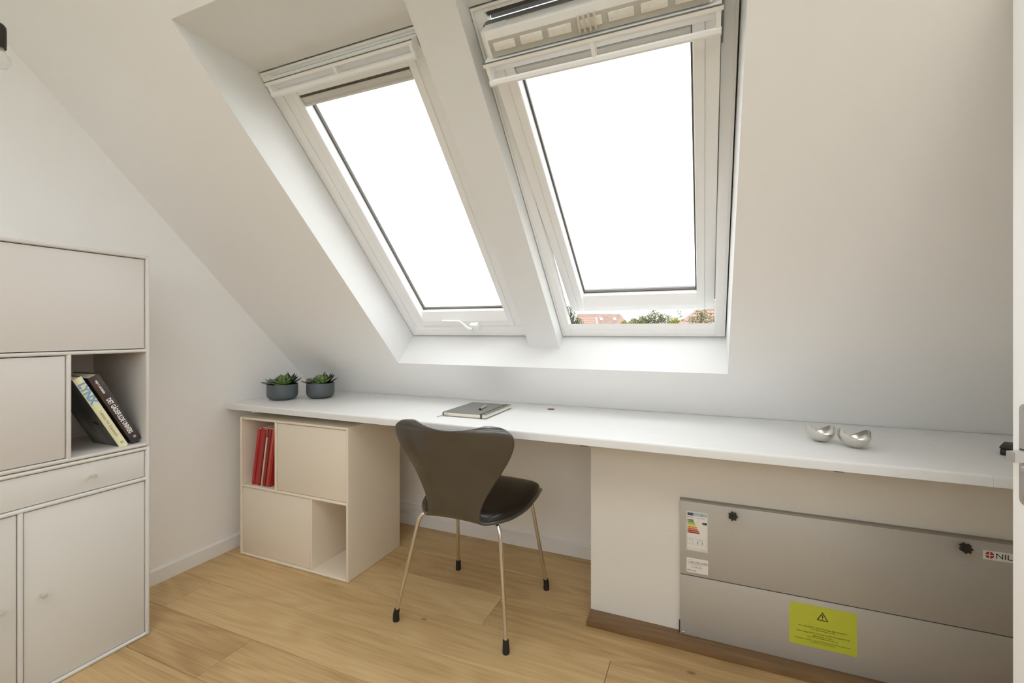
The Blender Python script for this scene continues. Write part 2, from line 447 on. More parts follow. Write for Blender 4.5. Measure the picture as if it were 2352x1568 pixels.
# ------------------------------------------------------------------ roof windows
VB, VTOP = RV0+.012, VT-.004
def window(name, label, u0, u1, open_deg):
    w = empty(name, mtx=ROOF); tag(w, label, kind='structure')
    kw = .040; kd = .10
    t0 = TW
    tbox('frame_side', u0, u0+kw, VB, VTOP, t0, t0+.035, WINW, w, .002)
    tbox('frame_side', u1-kw, u1, VB, VTOP, t0, t0+.035, WINW, w, .002)
    fb = prism('frame_bottom', [(VB, -t0), (VB+.039, -t0), (VB+.062, -(t0+.010)), (VB+.030, -(t0+.034)), (VB, -(t0+.034))], 'x', u0+kw, u1-kw, WINW, w)
    ft = tbox('frame_top', u0+kw, u1-kw, VTOP-.018, VTOP, t0, t0+kd, WINW, w, .002)
    # thin lining bead where the frame meets the reveal
    bm = bmesh.new()
    bm_box(bm, u0+.001, u0+.008, VB, VTOP, -t0, -(t0-.006)); bm_box(bm, u1-.008, u1-.001, VB, VTOP, -t0, -(t0-.006))
    bm_box(bm, u0+.008, u1-.008, VB, VB+.007, -t0, -(t0-.006)); bm_box(bm, u0+.008, u1-.008, VTOP-.007, VTOP, -t0, -(t0-.006))
    fin(bm, 'lining_bead', TRIMW, w)
    # outside flashing so that no daylight leaks round the frame
    bm = bmesh.new(); z0, z1 = -(t0+.115), -(t0+.100)
    bm_box(bm, u0-.12, u0+kw-.004, VB, VTOP+.10, -(t0+.050), -(t0+.036)); bm_box(bm, u1-kw+.004, u1+.12, VB, VTOP+.10, -(t0+.050), -(t0+.036))
    bm_box(bm, u0-.1, u1+.1, VB-.25, VB, -(t0+.050), -(t0+.036)); bm_box(bm, u0-.12, u1+.12, VTOP-.016, VTOP+.10, z0, z1)
    fin(bm, 'flashing', ALU, w)
    # grey cover profile inside the head of the frame (seen when the sash is open)
    tbox('head_profile', u0+kw+.002, u1-kw-.002, VTOP-.042, VTOP-.0185, t0+.034, t0+kd-.004, ALU, w, .002)
    tbox('head_seal', u0+kw+.002, u1-kw-.002, VTOP-.030, VTOP-.0185, t0+.012, t0+.030, GASKET, w, .002)
    # ---- sash, pivoting about its middle
    su0, su1 = u0+kw+.003, u1-kw-.003
    sv0, sv1 = VB+(.073 if open_deg else .064), VTOP-.045
    rd = .100 if open_deg else .054      # depth of the top rail in view
    pv, pt = (sv0+sv1)/2, t0+.010
    piv = Matrix.Translation((0, pv, -pt)) @ Matrix.Rotation(R(open_deg), 4, 'X') @ Matrix.Translation((0, -pv, pt))
    sash = empty('sash', parent=w, mtx=piv)
    f = t0+.001; sw = .066; sd = .052
    def side(ua, ub):
        # stepped profile: narrow outer land, groove, raised inner land
        d = 1 if ub > ua else -1
        pr = [(ua, -f), (ua+d*.034, -f), (ua+d*.036, -(f+.003)), (ua+d*.038, -(f-.003)), (ub-d*.003, -(f-.003)), (ub, -f), (ub, -(f+sd)), (ua, -(f+sd))]
        return prism('sash_side', pr, 'y', sv0, sv1, WINW, sash)
    side(su0, su0+sw); side(su1, su1-sw)
    pr = [(sv0, -f), (sv0+.030, -f), (sv0+.034, -(f-.002)), (sv0+.040, -(f+.002)), (sv0+.078, -(f+.024)), (sv0+.078, -(f+sd)), (sv0, -(f+sd))]
    prism('sash_bottom', pr, 'x', su0+sw, su1-sw, WINW, sash)
    tbox('sash_bottom_corner', su0+sw-.004, su1-sw+.004, sv0, sv0+.012, f-.0015, f+.01, WINW, sash, .002)
    tbox('sash_top', su0+sw, su1-sw, sv1-rd, sv1, f, f+sd, WINW, sash, .003)
    gu0, gu1, gv0, gv1 = su0+sw, su1-sw, sv0+.078, sv1-rd
    # dark slot and blind cassette under the top rail
    tbox('slot', gu0, gu1, gv1-.007, gv1-.0005, f+.004, f+.03, GASKET, sash)
    prof = [(gv1-.008, -(f+.002)), (gv1-.012, -(f-.002)), (gv1-.017, -(f+.004)), (gv1-.030, -(f+.008)), (gv1-.034, -(f+.002)), (gv1-.040, -(f+.004)), (gv1-.040, -(f+.030)), (gv1-.008, -(f+.030))]
    prism('blind_cassette', prof, 'x', gu0+.004, gu1-.004, WINGREY, sash)
    # gasket ring and glass
    bm = bmesh.new(); gz0, gz1 = -(f+sd+.001), -(f+sd-.010); g = .006
    bm_box(bm, gu0, gu0+g, gv0, gv1, gz0, gz1); bm_box(bm, gu1-g, gu1, gv0, gv1, gz0, gz1)
    bm_box(bm, gu0+g, gu1-g, gv0, gv0+g, gz0, gz1); bm_box(bm, gu0+g, gu1-g, gv1-g, gv1, gz0, gz1)
    fin(bm, 'gasket', GASKET, sash)
    tbox('pane', gu0-.01, gu1+.01, gv0-.01, gv1+.01, f+sd+.004, f+sd+.020, GLASS, sash)
    bm = bmesh.new(); z0, z1 = -(f+sd+.036), -(f+sd+.002)
    bm_box(bm, su0-.008, su0+.045, sv0, sv1, z0, z1); bm_box(bm, su1-.045, su1+.008, sv0, sv1, z0, z1)
    bm_box(bm, su0+.045, su1-.045, sv0-.012, sv0+.055, z0, z1); bm_box(bm, su0+.045, su1-.045, sv1-.045, sv1, z0, z1)
    fin(bm, 'outer_cover', ALU, sash)
    # ---- ventilation flap with pull bar along the top of the sash
    flap = sash
    fu0, fu1 = su0-.004, su1+.004
    # vg: upper edge of the flap (pulled down on the open window), bo: drop from there to the bar
    vg, bo = (VTOP-.024, .054) if not open_deg else (sv1-.062, .068)
    if open_deg:
        # uncovered air box with its filter slots
        vb = tbox('vent_body', fu0+.022, fu1-.022, vg+.002, sv1+.006, f-.030, f-.0005, WINW, flap, .004)
        tbox('slot_band', fu0+.030, fu1-.030, vg+.004, sv1-.014, f-.0315, f-.0295, SLOTB, flap, .0006)
        n = 7; ww = (fu1-fu0-.07)/n
        for i in range(n):
            a = fu0+.035+i*ww
            tbox('air_slot', a+.008, a+ww-.008, vg+.018, sv1-.022, f-.0345, f-.0305, SLOTF, flap, .0019, 2)
        for k in range(4):
            tbox('catch', (fu0+fu1)/2-.03+k*.014, (fu0+fu1)/2-.024+k*.014, vg+.010, sv1-.010, f-.040, f-.031, KNOBM, flap, .001)
    else:
        tbox('flap_cover', fu0+.004, fu1-.004, sv1-.006, VTOP-.0185, f-.004, f+.004, WINW, flap)
    tbox('flap_gap', fu0+.001, fu1-.001, vg-.001, vg+.0016, f-.0505, f-.047, GAPB, flap)
    tbox('flap_front', fu0, fu1, vg-.012, vg-.001, f-.050, f-.044, WINW, flap, .0015)
    prism('flap_panel', [(vg-.010, -(f-.044)), (vg-.001, -(f-.044)), (vg-.001, -(f-.001)), (vg-bo*.66, -(f-.001)), (vg-bo*.60, -(f-.010)), (vg-bo*.42, -(f-.014)), (vg-bo*.30, -(f-.034))], 'x', fu0+.004, fu1-.004, WINW, flap)
    by = vg-bo
    prism('pull_bar', [(by, -(f-.040)), (by+.003, -(f-.050)), (by+.010, -(f-.055)), (by+.018, -(f-.052)), (by+.021, -(f-.046)), (by+.010, -(f-.046)), (by+.005, -(f-.040))], 'x', fu0+.004, fu1-.004, WINW, flap, smooth=True)
    for a in (fu0+.006, (fu0+fu1)/2-.005, fu1-.016):
        prism('bracket', [(vg-.012, -(f-.049)), (vg-.012, -(f-.010)), (vg-bo*.5, -(f-.016)), (by+.006, -(f-.043)), (by+.012, -(f-.050))], 'x', a, a+.010, WINW, flap)
    return w, sash, (su0, su1, sv0, sv1, f)
w1, s1, d1 = window('window_1', 'closed white roof window left of the boxed rafter', RU0+.004, BU0-.004+.004, 0)
w2, s2, d2 = window('window_2', 'tilted open white roof window right of the boxed rafter', BU1+.002, RU1-.004, 7.5)
# handle on the sill rail of the closed window
h = empty('handle', parent=w1)
su0, su1, sv0, sv1, f = d1
tube('lever', fillet([(-1.225, .066, -(f-.020)), (-1.120, .068, -(f-.026)), (-1.088, .022, -(f-.034)), (-1.070, .018, -(f-.030))], .018), [.0060]*8+[.0085]*8, WINW, h)
tbox('escutcheon', -1.082, -1.036, .004, .040, f-.026, f+.002, WINW, h, .004)
tbox('lock_stub', su1-.075, su1-.045, sv0+.145, sv0+.155, f+.02, f+.034, PLASTIC, w1, .001)

# ------------------------------------------------------------------ lever door at the right edge
def build_door():
    dr = empty('door_1', (.536, 1.077, 0), math.atan2(.436, .9)); tag(dr, 'open white door leaf seen edge-on at the right', kind='structure')
    # local x along the leaf towards the hinges, local y through its thickness (room side positive)
    th = .044
    box('leaf', 0, .80, 0, th, .008, 2.03, WINW, dr, .0015)
    pl = prism('lock_plate', [(th/2 + .011*math.cos(a), c + .011*math.sin(a)) for a, c in
                              [(R(k), .985) for k in range(0, 181, 15)] + [(R(k), .826) for k in range(180, 361, 15)]], 'x', -.0012, .001, LOCKST, dr)
    for z in (.985, .826):
        bm = bmesh.new(); bmesh.ops.create_cone(bm, cap_ends=True, segments=14, radius1=.0048, radius2=.004, depth=.0012, matrix=Matrix.Translation((-.0016, th/2, z)) @ Matrix.Rotation(R(90), 4, 'Y'))
        fin(bm, 'screw', CHROME, pl)
        box('screw_recess', -.0026, -.0018, th/2-.0015, th/2+.0015, z-.0015, z+.0015, LOCKBLACK, pl)
    prism('latch_bolt', [(-.032, .014), (-.0012, .012), (-.0012, .030), (-.032, .028)], 'z', .8945, .9125, LOCKST, dr)
    box('latch_slot', -.0016, -.0010, .0105, .0320, .890, .915, LOCKBLACK, pl)
    box('dead_bolt', -.003, -.0010, .013, .029, .872, .884, LOCKST, pl, .0005)
    return dr
build_door()

# ------------------------------------------------------------------ desk
ZD = .757
def build_desk():
    d = empty('desk', (-.5, 1.85, ZD)); tag(d, 'long white wall-to-wall desk top under the roof windows', 'desk')
    inv = Matrix.Translation((.5, -1.85, -ZD))
    def board(name, x0, x1, yf0, yf1):
        pts = [(x0, yf0), (x1, yf1), (x1, DS-ZD+.010), (x0, DS-ZD+.010)]
        bm = bmesh.new()
        A = [bm.verts.new((x, y, ZD-.030)) for x, y in pts]; B = [bm.verts.new((x, y if i < 2 else DS-ZD-.002, ZD)) for i, (x, y) in enumerate(pts)]
        bm.faces.new(list(reversed(A))); bm.faces.new(B)
        for i in range(4): bm.faces.new((A[i], A[(i+1) % 4], B[(i+1) % 4], B[i]))
        bm.edges.ensure_lookup_table()
        es = [e for e in bm.edges if (all(v in B for v in e.verts) and all(v.co.y < 1.8 for v in e.verts))]
        bmesh.ops.bevel(bm, geom=es, offset=.008, segments=4, profile=.5, affect='EDGES')
        bm.transform(inv)
        return fin(bm, name, DESKW, d, angle=35)
    board('desk_top', XL+.001, .6797, 1.585, 1.548)
    board('end_board', .6803, XR-.003, 1.548, 1.548)
    # wooden cable grommet let into the top
    bm = bmesh.new(); bmesh.ops.create_cone(bm, cap_ends=True, segments=24, radius1=.0165, radius2=.0165, depth=.003, matrix=Matrix.Translation((-.661+.5, 2.047-1.85, .0006)))
    fin(bm, 'cable_grommet', BROWNW, d)
    for x, w, m in ((-.40, .022, BROWNW), (.345, .026, BROWNW), (-1.30, .05, TRIMW), (-2.08, .035, TRIMW)):
        z1 = -.030
        y0 = 1.575 if m is BROWNW else 1.60
        o = box('cleat', x, x+w, y0, y0+.12, ZD+z1-.008, ZD+z1, m, d, .001, mtx=None); o.data.transform(inv)
    return d
build_desk()

# ------------------------------------------------------------------ cabinets
PT = .012
def panel(name, x0, x1, y0, y1, z0, z1, m, par):
    return box(name, x0, x1, y0, y1, z0, z1, m, par, .0045, 3)
def carcass(root, W, H, D, m):
    panel('side_panel', 0, PT, 0, D, 0, H, m, root); panel('side_panel', W-PT, W, 0, D, 0, H, m, root)
    panel('top_panel', PT-.004, W-PT+.004, .0006, D, H-PT, H-.0004, m, root); panel('bottom_panel', PT-.004, W-PT+.004, .0006, D, .0004, PT, m, root)
    box('back_panel', PT, W-PT, D-.008, D-.001, PT, H-PT, m, root)
def shelf(root, x0, x1, z, D, m): return panel('shelf', x0-.004, x1+.004, .0012, D-.009, z-PT/2, z+PT/2, m, root)
def divider(root, x, z0, z1, D, m): return panel('divider', x-PT/2, x+PT/2, .002, D-.009, z0-.004, z1+.004, m, root)
def front(root, name, x0, x1, z0, z1, m, knob=None):
    g = .0026
    d = box(name, x0+g, x1-g, .008, .024, z0+g, z1-g, m, root, .001)
    if knob:
        kx, kz = knob
        lathe('knob', [(0, 0), (.0045, 0), (.0045, .010), (.0065, .013), (.0075, .022), (.0070, .0235), (0, .0235)], KNOBM, d, 16,
              mtx=Matrix.Translation((kx, .007, kz)) @ Matrix.Rotation(R(90), 4, 'X'))
    return d
def base_cabinet():
    r = empty('storage_cabinet', (-2.160, 1.594, 0)); tag(r, 'beige two-row storage cabinet holding red magazines under the desk', 'cabinet')
    W, H, D, m = .697, .692, .380, CABBASE
    carcass(r, W, H, D, m); zs = .347
    shelf(r, PT, W-PT, zs, D, m)
    divider(r, .245, zs+PT/2, H-PT, D, m); divider(r, .474, PT, zs-PT/2, D, m)
    front(r, 'door', .251, W-PT, zs+PT/2, H-PT, m); front(r, 'door', PT, .468, PT, zs-PT/2, m)
base_cabinet()
def left_cabinets():
    W, D = .696, .352
    r = empty('drawer_cabinet', (-1.898, .349, 0), R(90)); tag(r, 'pale grey cabinet with one drawer and two doors standing on the floor', 'cabinet')
    H, m = .697, CABLO
    carcass(r, W, H, D, m); zs = .579
    shelf(r, PT, W-PT, zs, D, m); divider(r, .349, PT, zs-PT/2, D, m)
    front(r, 'drawer', PT, W-PT, zs+PT/2, H-PT, m, knob=(.523, .637))
    front(r, 'door', PT, .343, PT, zs-PT/2, m, knob=(.306, .300)); front(r, 'door', .355, W-PT, PT, zs-PT/2, m, knob=(.397, .302))
    u = empty('wall_cabinet', (-1.898, .349, .699), R(90)); tag(u, 'warm grey cabinet with an open book niche stacked on the drawer cabinet', 'cabinet')
    H, m = .703, CABUP
    carcass(u, W, H, D, m); zs = .353
    shelf(u, PT, W-PT, zs, D, m); divider(u, .463, PT, zs-PT/2, D, m)
    front(u, 'flap_door', PT, W-PT, zs+PT/2, H-PT, m); front(u, 'door', PT, .457, PT, zs-PT/2, m)
left_cabinets()

# ------------------------------------------------------------------ chair
def cubic(xs, ys, q):
    xs = np.array(xs, float); ys = np.array(ys, float)
    d = np.diff(ys)/np.diff(xs); mm = np.zeros_like(ys)
    mm[1:-1] = np.where(d[:-1]*d[1:] > 0, (d[:-1]+d[1:])/2, 0) if len(ys) > 2 else 0
    mm[0], mm[-1] = d[0], d[-1]
    i = np.clip(np.searchsorted(xs, q)-1, 0, len(xs)-2)
    h = xs[i+1]-xs[i]; t = (q-xs[i])/h
    return (2*t**3-3*t**2+1)*ys[i] + (t**3-2*t**2+t)*h*mm[i] + (-2*t**3+3*t**2)*ys[i+1] + (t**3-t**2)*h*mm[i+1]
CX = -.846
# stations of the shell from the seat front to the top of the back: y, z, half width
ST = [(1.886, .440, .100), (1.877, .448, .165), (1.850, .456, .205), (1.800, .460, .216), (1.720, .457, .224), (1.640, .449, .221), (1.565, .441, .199),
      (1.515, .438, .168), (1.480, .438, .136), (1.458, .447, .108), (1.447, .478, .106), (1.441, .525, .123), (1.434, .580, .155), (1.427, .630, .189),
      (1.419, .680, .220), (1.411, .725, .2395), (1.405, .755, .241), (1.401, .772, .229), (1.399, .784, .205), (1.398, .789, .165)]
def shell_point(r, t):
    s = np.arange(len(ST), dtype=float)
    y = cubic(s, [a[0] for a in ST], r); z = cubic(s, [a[1] for a in ST], r); w = cubic(s, [a[2] for a in ST], r)
    back = min(1.0, max(0.0, (r-8.5)/4.0))
    y += back*.040*t*t                                   # back wraps round the sitter
    z -= (1-back)*.006*t*t
    topf = max(0.0, (r-14.0)/5.0)
    z -= topf*.020*max(0.0, 1-(t/.85)**2)                # dip in the middle of the top edge
    fr = max(0.0, 1-r/3.0)
    z -= fr*.006*t*t
    return Vector((CX + w*t, y, z))
def build_chair():
    root = empty('chair', (CX, 1.68, 0)); tag(root, 'dark olive bent-shell chair with black leather seat and chrome legs at the desk', 'chair')
    inv = Matrix.Translation((-CX, -1.68, 0))
    NR, NT = 76, 24
    def grid(r0, r1, nr, f, off):
        bm = bmesh.new(); G = []
        for i in range(nr+1):
            r = r0+(r1-r0)*i/nr; row = []
            for j in range(NT+1):
                t = math.sin((j/NT*2-1)*math.pi/2)*f
                p = shell_point(r, t); e = .02
                du = shell_point(r, min(t+e, 1)) - shell_point(r, max(t-e, -1)); dr = shell_point(min(r+e, len(ST)-1), t) - shell_point(max(r-e, 0), t)
                n = dr.cross(du).normalized()
                if n.length < .5: n = Vector((0, 0, 1))
                row.append((p, n))
            G.append(row)
        return bm, G
    def solid(name, r0, r1, nr, f, lo, hi, m, puff=0.0):
        bm, G = grid(r0, r1, nr, f, 0)
        A = []; B = []
        sgn = 1
        for i, row in enumerate(G):
            a = []; b = []
            for j, (p, n) in enumerate(row):
                ee = 1.0
                if puff:
                    fi = min(i, nr-i)/(nr*.16); fj = min(j, NT-j)/(NT*.20)
                    ee = min(1, max(0, fi))**.5*min(1, max(0, fj))**.5
                a.append(bm.verts.new(p + n*lo)); b.append(bm.verts.new(p + n*(lo+(hi-lo)*ee + (0.0006 if puff else 0))))
            A.append(a); B.append(b)
        for i in range(nr):
            for j in range(NT):
                bm.faces.new((B[i][j], B[i][j+1], B[i+1][j+1], B[i+1][j])); bm.faces.new((A[i][j], A[i+1][j], A[i+1][j+1], A[i][j+1]))
        loop = [(0, j) for j in range(NT)] + [(i, NT) for i in range(nr)] + [(nr, j) for j in range(NT, 0, -1)] + [(i, 0) for i in range(nr, 0, -1)]
        ctr = Vector((0, 0, 0)); nl = len(loop); rims = []
        for kk, (i, j) in enumerate(loop):
            a, b = A[i][j].co, B[i][j].co
            p0, p1 = G[loop[kk-1][0]][loop[kk-1][1]][0], G[loop[(kk+1) % nl][0]][loop[(kk+1) % nl][1]][0]
            tg = (p1-p0).normalized(); out = G[i][j][1].cross(tg).normalized()
            rr = (b-a).length/2*.9
            rims.append([A[i][j]] + [bm.verts.new((a+b)/2 - (b-a)/2*math.cos(R(w_)) + out*rr*math.sin(R(w_))) for w_ in (36, 72, 108, 144)] + [B[i][j]])
        for kk in range(nl):
            r0_, r1_ = rims[kk], rims[(kk+1) % nl]
            for q in range(5): bm.faces.new((r0_[q], r0_[q+1], r1_[q+1], r1_[q]))
        bm.transform(inv)
        return fin(bm, name, m, root, angle=75)
    solid('shell', 0, len(ST)-1, NR, 1.0, -.0055, .0055, SHELL)
    pad = solid('seat_pad', .6, 8.0, 40, .95, .0058, .026, LEATHER, puff=1.0)
    pad['label'] = 'black leather seat pad'
    # legs: tube from the hub under the seat, round the shoulder and down to the foot
    ft = {(-1, -1): (-1.102, 1.462), (1, -1): (-.637, 1.463), (-1, 1): (-1.068, 1.890), (1, 1): (-.632, 1.892)}
    for (sx, sy), (fx, fy) in ft.items():
        ky = 1.500 if sy < 0 else 1.800
        kx = CX + sx*(.168 if sy < 0 else .175)
        zt = .425 if sy < 0 else .430
        pts = fillet([(CX+sx*.03, 1.60 if sy < 0 else 1.72, .418), (kx, ky, zt), (fx, fy, .030)], .045, 8)
        bm = bmesh.new(); bm_tube(bm, pts, .0075, 14); bm.transform(inv)
        lg = fin(bm, 'leg', CHROME, root, angle=50)
        dirv = (Vector((kx, ky, zt)) - Vector((fx, fy, .03))).normalized()
        base = Vector((fx, fy, 0)); top = Vector((fx, fy, .030)) + dirv*.016
        bm = bmesh.new(); bm_tube(bm, [Vector((fx, fy, .0)), Vector((fx, fy, .004)), Vector((fx, fy, .028)), top], [.0120, .0130, .0118, .0105], 16); bm.transform(inv)
        fin(bm, 'foot_cap', RUBBER, lg, angle=50)
    hub = lathe('hub', [(0, 0), (.075, 0), (.078, .004), (.078, .012), (.06, .018), (0, .018)], CHROME, root, 28, mtx=Matrix.Translation((0, -.02, .408)))
    for sx in (-1, 1):
        o = box('spacer_block', CX+sx*.115-.016, CX+sx*.115+.016, 1.505, 1.530, .417, .437, PLASTIC, root, .003); o.data.transform(inv)
build_chair()

# ------------------------------------------------------------------ succulents
def leaf_mesh(L, W, T, tip=.35):
    bm = bmesh.new(); rows = []
    for k, (a, w) in enumerate(((0, .35), (.25, .8), (.55, 1.0), (.8, .7), (1.0, .06))):
        z = T*.6*(a*a) 
        rows.append([bm.verts.new((-W/2*w, a*L, z+T*.35*w)), bm.verts.new((0, a*L, z-T*.5*w)), bm.verts.new((W/2*w, a*L, z+T*.35*w)), bm.verts.new((0, a*L, z+T*.32*w))])
    for i in range(len(rows)-1):
        for k in range(4):
            bm.faces.new((rows[i][k], rows[i][(k+1) % 4], rows[i+1][(k+1) % 4], rows[i+1][k]))
    bm.faces.new(rows[0]); bm.faces.new(rows[-1])
    bmesh.ops.recalc_face_normals(bm, faces=bm.faces[:])
    me = bpy.data.meshes.new('leaf'); bm.to_mesh(me); bm.free()
    for p in me.polygons: p.use_smooth = True
    return me
LM = {'g': leaf_mesh(.046, .024, .008), 's': leaf_mesh(.042, .024, .007), 'd': leaf_mesh(.052, .012, .006)}
LM['g'].materials.append(LEAFG); LM['s'].materials.append(LEAFS); LM['d'].materials.append(LEAFD)
def rosette(root, me, c, rings, tilt_axis, rnd, sc=1.0):
    for (n, elev, s, ph) in rings:
        for k in range(n):
            a = ph + 2*math.pi*k/n + rnd.uniform(-.12, .12)
            e = elev + rnd.uniform(-7, 7)
            M = Matrix.Translation(c) @ tilt_axis @ Matrix.Rotation(a, 4, 'Z') @ Matrix.Translation((0, .004, 0)) @ Matrix.Rotation(R(e), 4, 'X') @ Matrix.Scale(s*sc*rnd.uniform(.92, 1.08), 4)
            o = bpy.data.objects.new('leaf', me); COL.objects.link(o); o.parent = root; o.matrix_local = M
def succulent(loc, rad, hgt, label, seed, sc):
    rnd = random.Random(seed)
    r = empty('potted_succulent', loc); tag(r, label, 'plant', 'potted succulents on the desk')
    w = .0035
    prof = [(0, 0), (rad*.62, 0), (rad*.66, .001), (rad*.70, .004)]
    for k in range(1, 9):
        a = R(90*k/8); prof.append((rad*.70 + rad*.30*math.sin(a), .004 + hgt*.36*(1-math.cos(a))))
    prof += [(rad, hgt*.96), (rad-.001, hgt), (rad-w, hgt), (rad-w-.001, hgt*.5), (0, hgt*.45)]
    lathe('pot', prof, POT, r, 40)
    lathe('soil', [(0, hgt*.88), (rad-w-.0006, hgt*.86), (rad-w-.0006, hgt*.80), (0, hgt*.8)], SOIL, r, 24)
    I = Matrix.Identity(4)
    z = hgt*.93
    # dark spiky leaves behind, grey-green rosette at the left, bright green rosette in front
    rosette(r, LM['d'], (rad*.34, rad*.34, z), [(8, 34, .95, .2), (6, 60, .95, .5)], Matrix.Rotation(R(10), 4, 'Y'), rnd, sc)
    rosette(r, LM['s'], (-rad*.60, -rad*.16, z), [(8, 14, 1.1, .1), (6, 40, .9, .5), (4, 64, .65, .2)], Matrix.Rotation(R(-14), 4, 'Y'), rnd, sc)
    rosette(r, LM['g'], (rad*.30, -rad*.10, z+.002), [(8, 18, .95, .15), (7, 38, 1.0, .45), (6, 58, .95, .1), (4, 76, .75, .4)], Matrix.Rotation(R(14), 4, 'X'), rnd, sc)
succulent((-2.092, 1.790, ZD+.0003), .077, .083, 'leftmost succulent in a slate blue pot by the left wall', 3, 1.32)
succulent((-1.950, 1.915, ZD+.0003), .073, .083, 'succulent in a slate blue pot, the one nearer the notebook', 11, 1.28)

# ------------------------------------------------------------------ notebook and pen
def notebook():
    n = empty('notebook', (-.940, 1.850, ZD+.0003), R(1.0)); tag(n, 'closed grey notebook with elastic band lying on the desk', 'notebook')
    w, d, h = .204, .285, .019
    box('back_cover', -w/2, w/2, -d/2, d/2, 0, .0022, NBGREY, n, .0008)
    box('front_cover', -w/2, w/2, -d/2, d/2, h-.0022, h, NBGREY, n, .0008)
    prism('spine', [(-w/2 + .002 - .006*math.sin(a), h/2 - (h/2)*math.cos(a)) for a in [R(k) for k in range(0, 181, 20)]] +
          [(-w/2+.002, h-.002), (-w/2+.002, .002)], 'y', -d/2, d/2, NBGREY, n)
    box('page_block', -w/2+.0025, w/2-.003, -d/2+.003, d/2-.003, .0024, h-.0024, PAPER, n)
    bm = bmesh.new(); x = w/2-.026
    bm_box(bm, x, x+.007, -d/2-.001, d/2+.001, h, h+.0008); bm_box(bm, x, x+.007, -d/2-.001, d/2+.001, -.0001, .0003)
    bm_box(bm, x, x+.007, -d/2-.0010, -d/2-.0002, .0003, h); bm_box(bm, x, x+.007, d/2+.0002, d/2+.001, .0003, h)
    fin(bm, 'elastic_band', BAND, n)
    bm = bmesh.new(); pts = [(-w/2+.03, -d/2+.01, h*.55), (-w/2+.012, -d/2-.004, h*.5), (-w/2-.004, -d/2-.016, .004), (-w/2-.012, -d/2-.034, .0012)]
    for a, b in zip(pts[:-1], pts[1:]):
        va = [bm.verts.new(Vector(a)+Vector((dx, 0, dz))) for dx, dz in ((0, 0), (.005, 0), (.005, .0006), (0, .0006))]
        vb = [bm.verts.new(Vector(b)+Vector((dx, 0, dz))) for dx, dz in ((0, 0), (.005, 0), (.005, .0006), (0, .0006))]
        for k in range(4): bm.faces.new((va[k], va[(k+1) % 4], vb[(k+1) % 4], vb[k]))
    fin(bm, 'ribbon_marker', NBGREY, n)
    p = empty('pen', (-.915, 1.845, ZD+.0003+h+.0058), R(101)); tag(p, 'short silver ballpoint pen lying on the grey notebook', 'pen')
    rx = Matrix.Rotation(R(90), 4, 'Y')
    lathe('barrel', [(.0048, -.050), (.0055, -.048), (.0055, .030), (.0058, .031), (.0058, .034), (.0050, .036)], STEEL, p, 20, mtx=rx)
    lathe('tip', [(.0050, .036), (.0030, .056), (.0010, .064), (0, .066)], STEEL, p, 20, mtx=rx)
    lathe('cap_end', [(0, -.056), (.0040, -.056), (.0050, -.050), (.0048, -.050)], BLACKP, p, 20, mtx=rx)
    box('clip', -.046, -.012, -.0015, .0015, .0055, .0075, STEEL, p, .0005)
notebook()

# ------------------------------------------------------------------ steel bowls
def bowl(loc, rot, s, label):
    r = empty('steel_bowl', loc, rot); tag(r, label, 'bowl', 'wavy steel bowls on the desk')
    n, m_ = 64, 18
    bm = bmesh.new(); O_, I_ = [], []
    th = .0016
    for k in range(n):
        a = 2*math.pi*k/n
        rim = .040 + .0125*math.cos(2*a) + .002*math.cos(a-R(180))
        ro = []; ri = []
        for i in range(m_+1):
            q = i/m_
            phi = q*R(105)*min(1.0, .72+.28*(rim/.055))
            rad = .041*math.sin(min(phi, R(100)))*1.0
            z = rim*(1-math.cos(phi))/(1-math.cos(R(105)*min(1.0, .72+.28*(rim/.055))))
            ro.append(bm.verts.new((s*rad*math.cos(a), s*rad*math.sin(a)*.92, s*z)) if i else None)
            rr = max(0, rad-th)
            ri.append(bm.verts.new((s*rr*math.cos(a), s*rr*math.sin(a)*.92, s*(z+th*(1-q)))) if i else None)
        O_.append(ro); I_.append(ri)
    co = bm.verts.new((0, 0, 0)); ci = bm.verts.new((0, 0, s*th))
    for k in range(n):
        k2 = (k+1) % n
        bm.faces.new((co, O_[k2][1], O_[k][1])); bm.faces.new((ci, I_[k][1], I_[k2][1]))
        for i in range(1, m_):
            bm.faces.new((O_[k][i], O_[k2][i], O_[k2][i+1], O_[k][i+1])); bm.faces.new((I_[k][i], I_[k][i+1], I_[k2][i+1], I_[k2][i]))
        bm.faces.new((O_[k][m_], O_[k2][m_], I_[k2][m_], I_[k][m_]))
    fin(bm, 'bowl_body', STEEL, r, angle=60)
bowl((.357, 1.800, ZD+.0002), R(22), 1.06, 'wavy steel bowl, the farther of the pair on the desk')
bowl((.438, 1.748, ZD+.0002), R(18), 1.10, 'wavy steel bowl, the one of the pair nearer the door')

# ------------------------------------------------------------------ black ribbed gadget at the right end of the desk
def gadget():
    g = empty('ribbed_gadget', (.894, 1.816, ZD+.0003), R(-30)); tag(g, 'flat black ribbed gadget at the right end of the desk', 'gadget')
    box('body', -.070, .070, -.048, .048, 0, .018, BLACKP, g, .003)
    box('lid', -.071, .071, -.049, .049, .0195, .026, BLACKP, g, .002)
    for k in range(11):
        x = -.062 + k*.0115
        box('rib', x, x+.005, -.0505, -.047, .003, .016, BLACKP, g)
gadget()

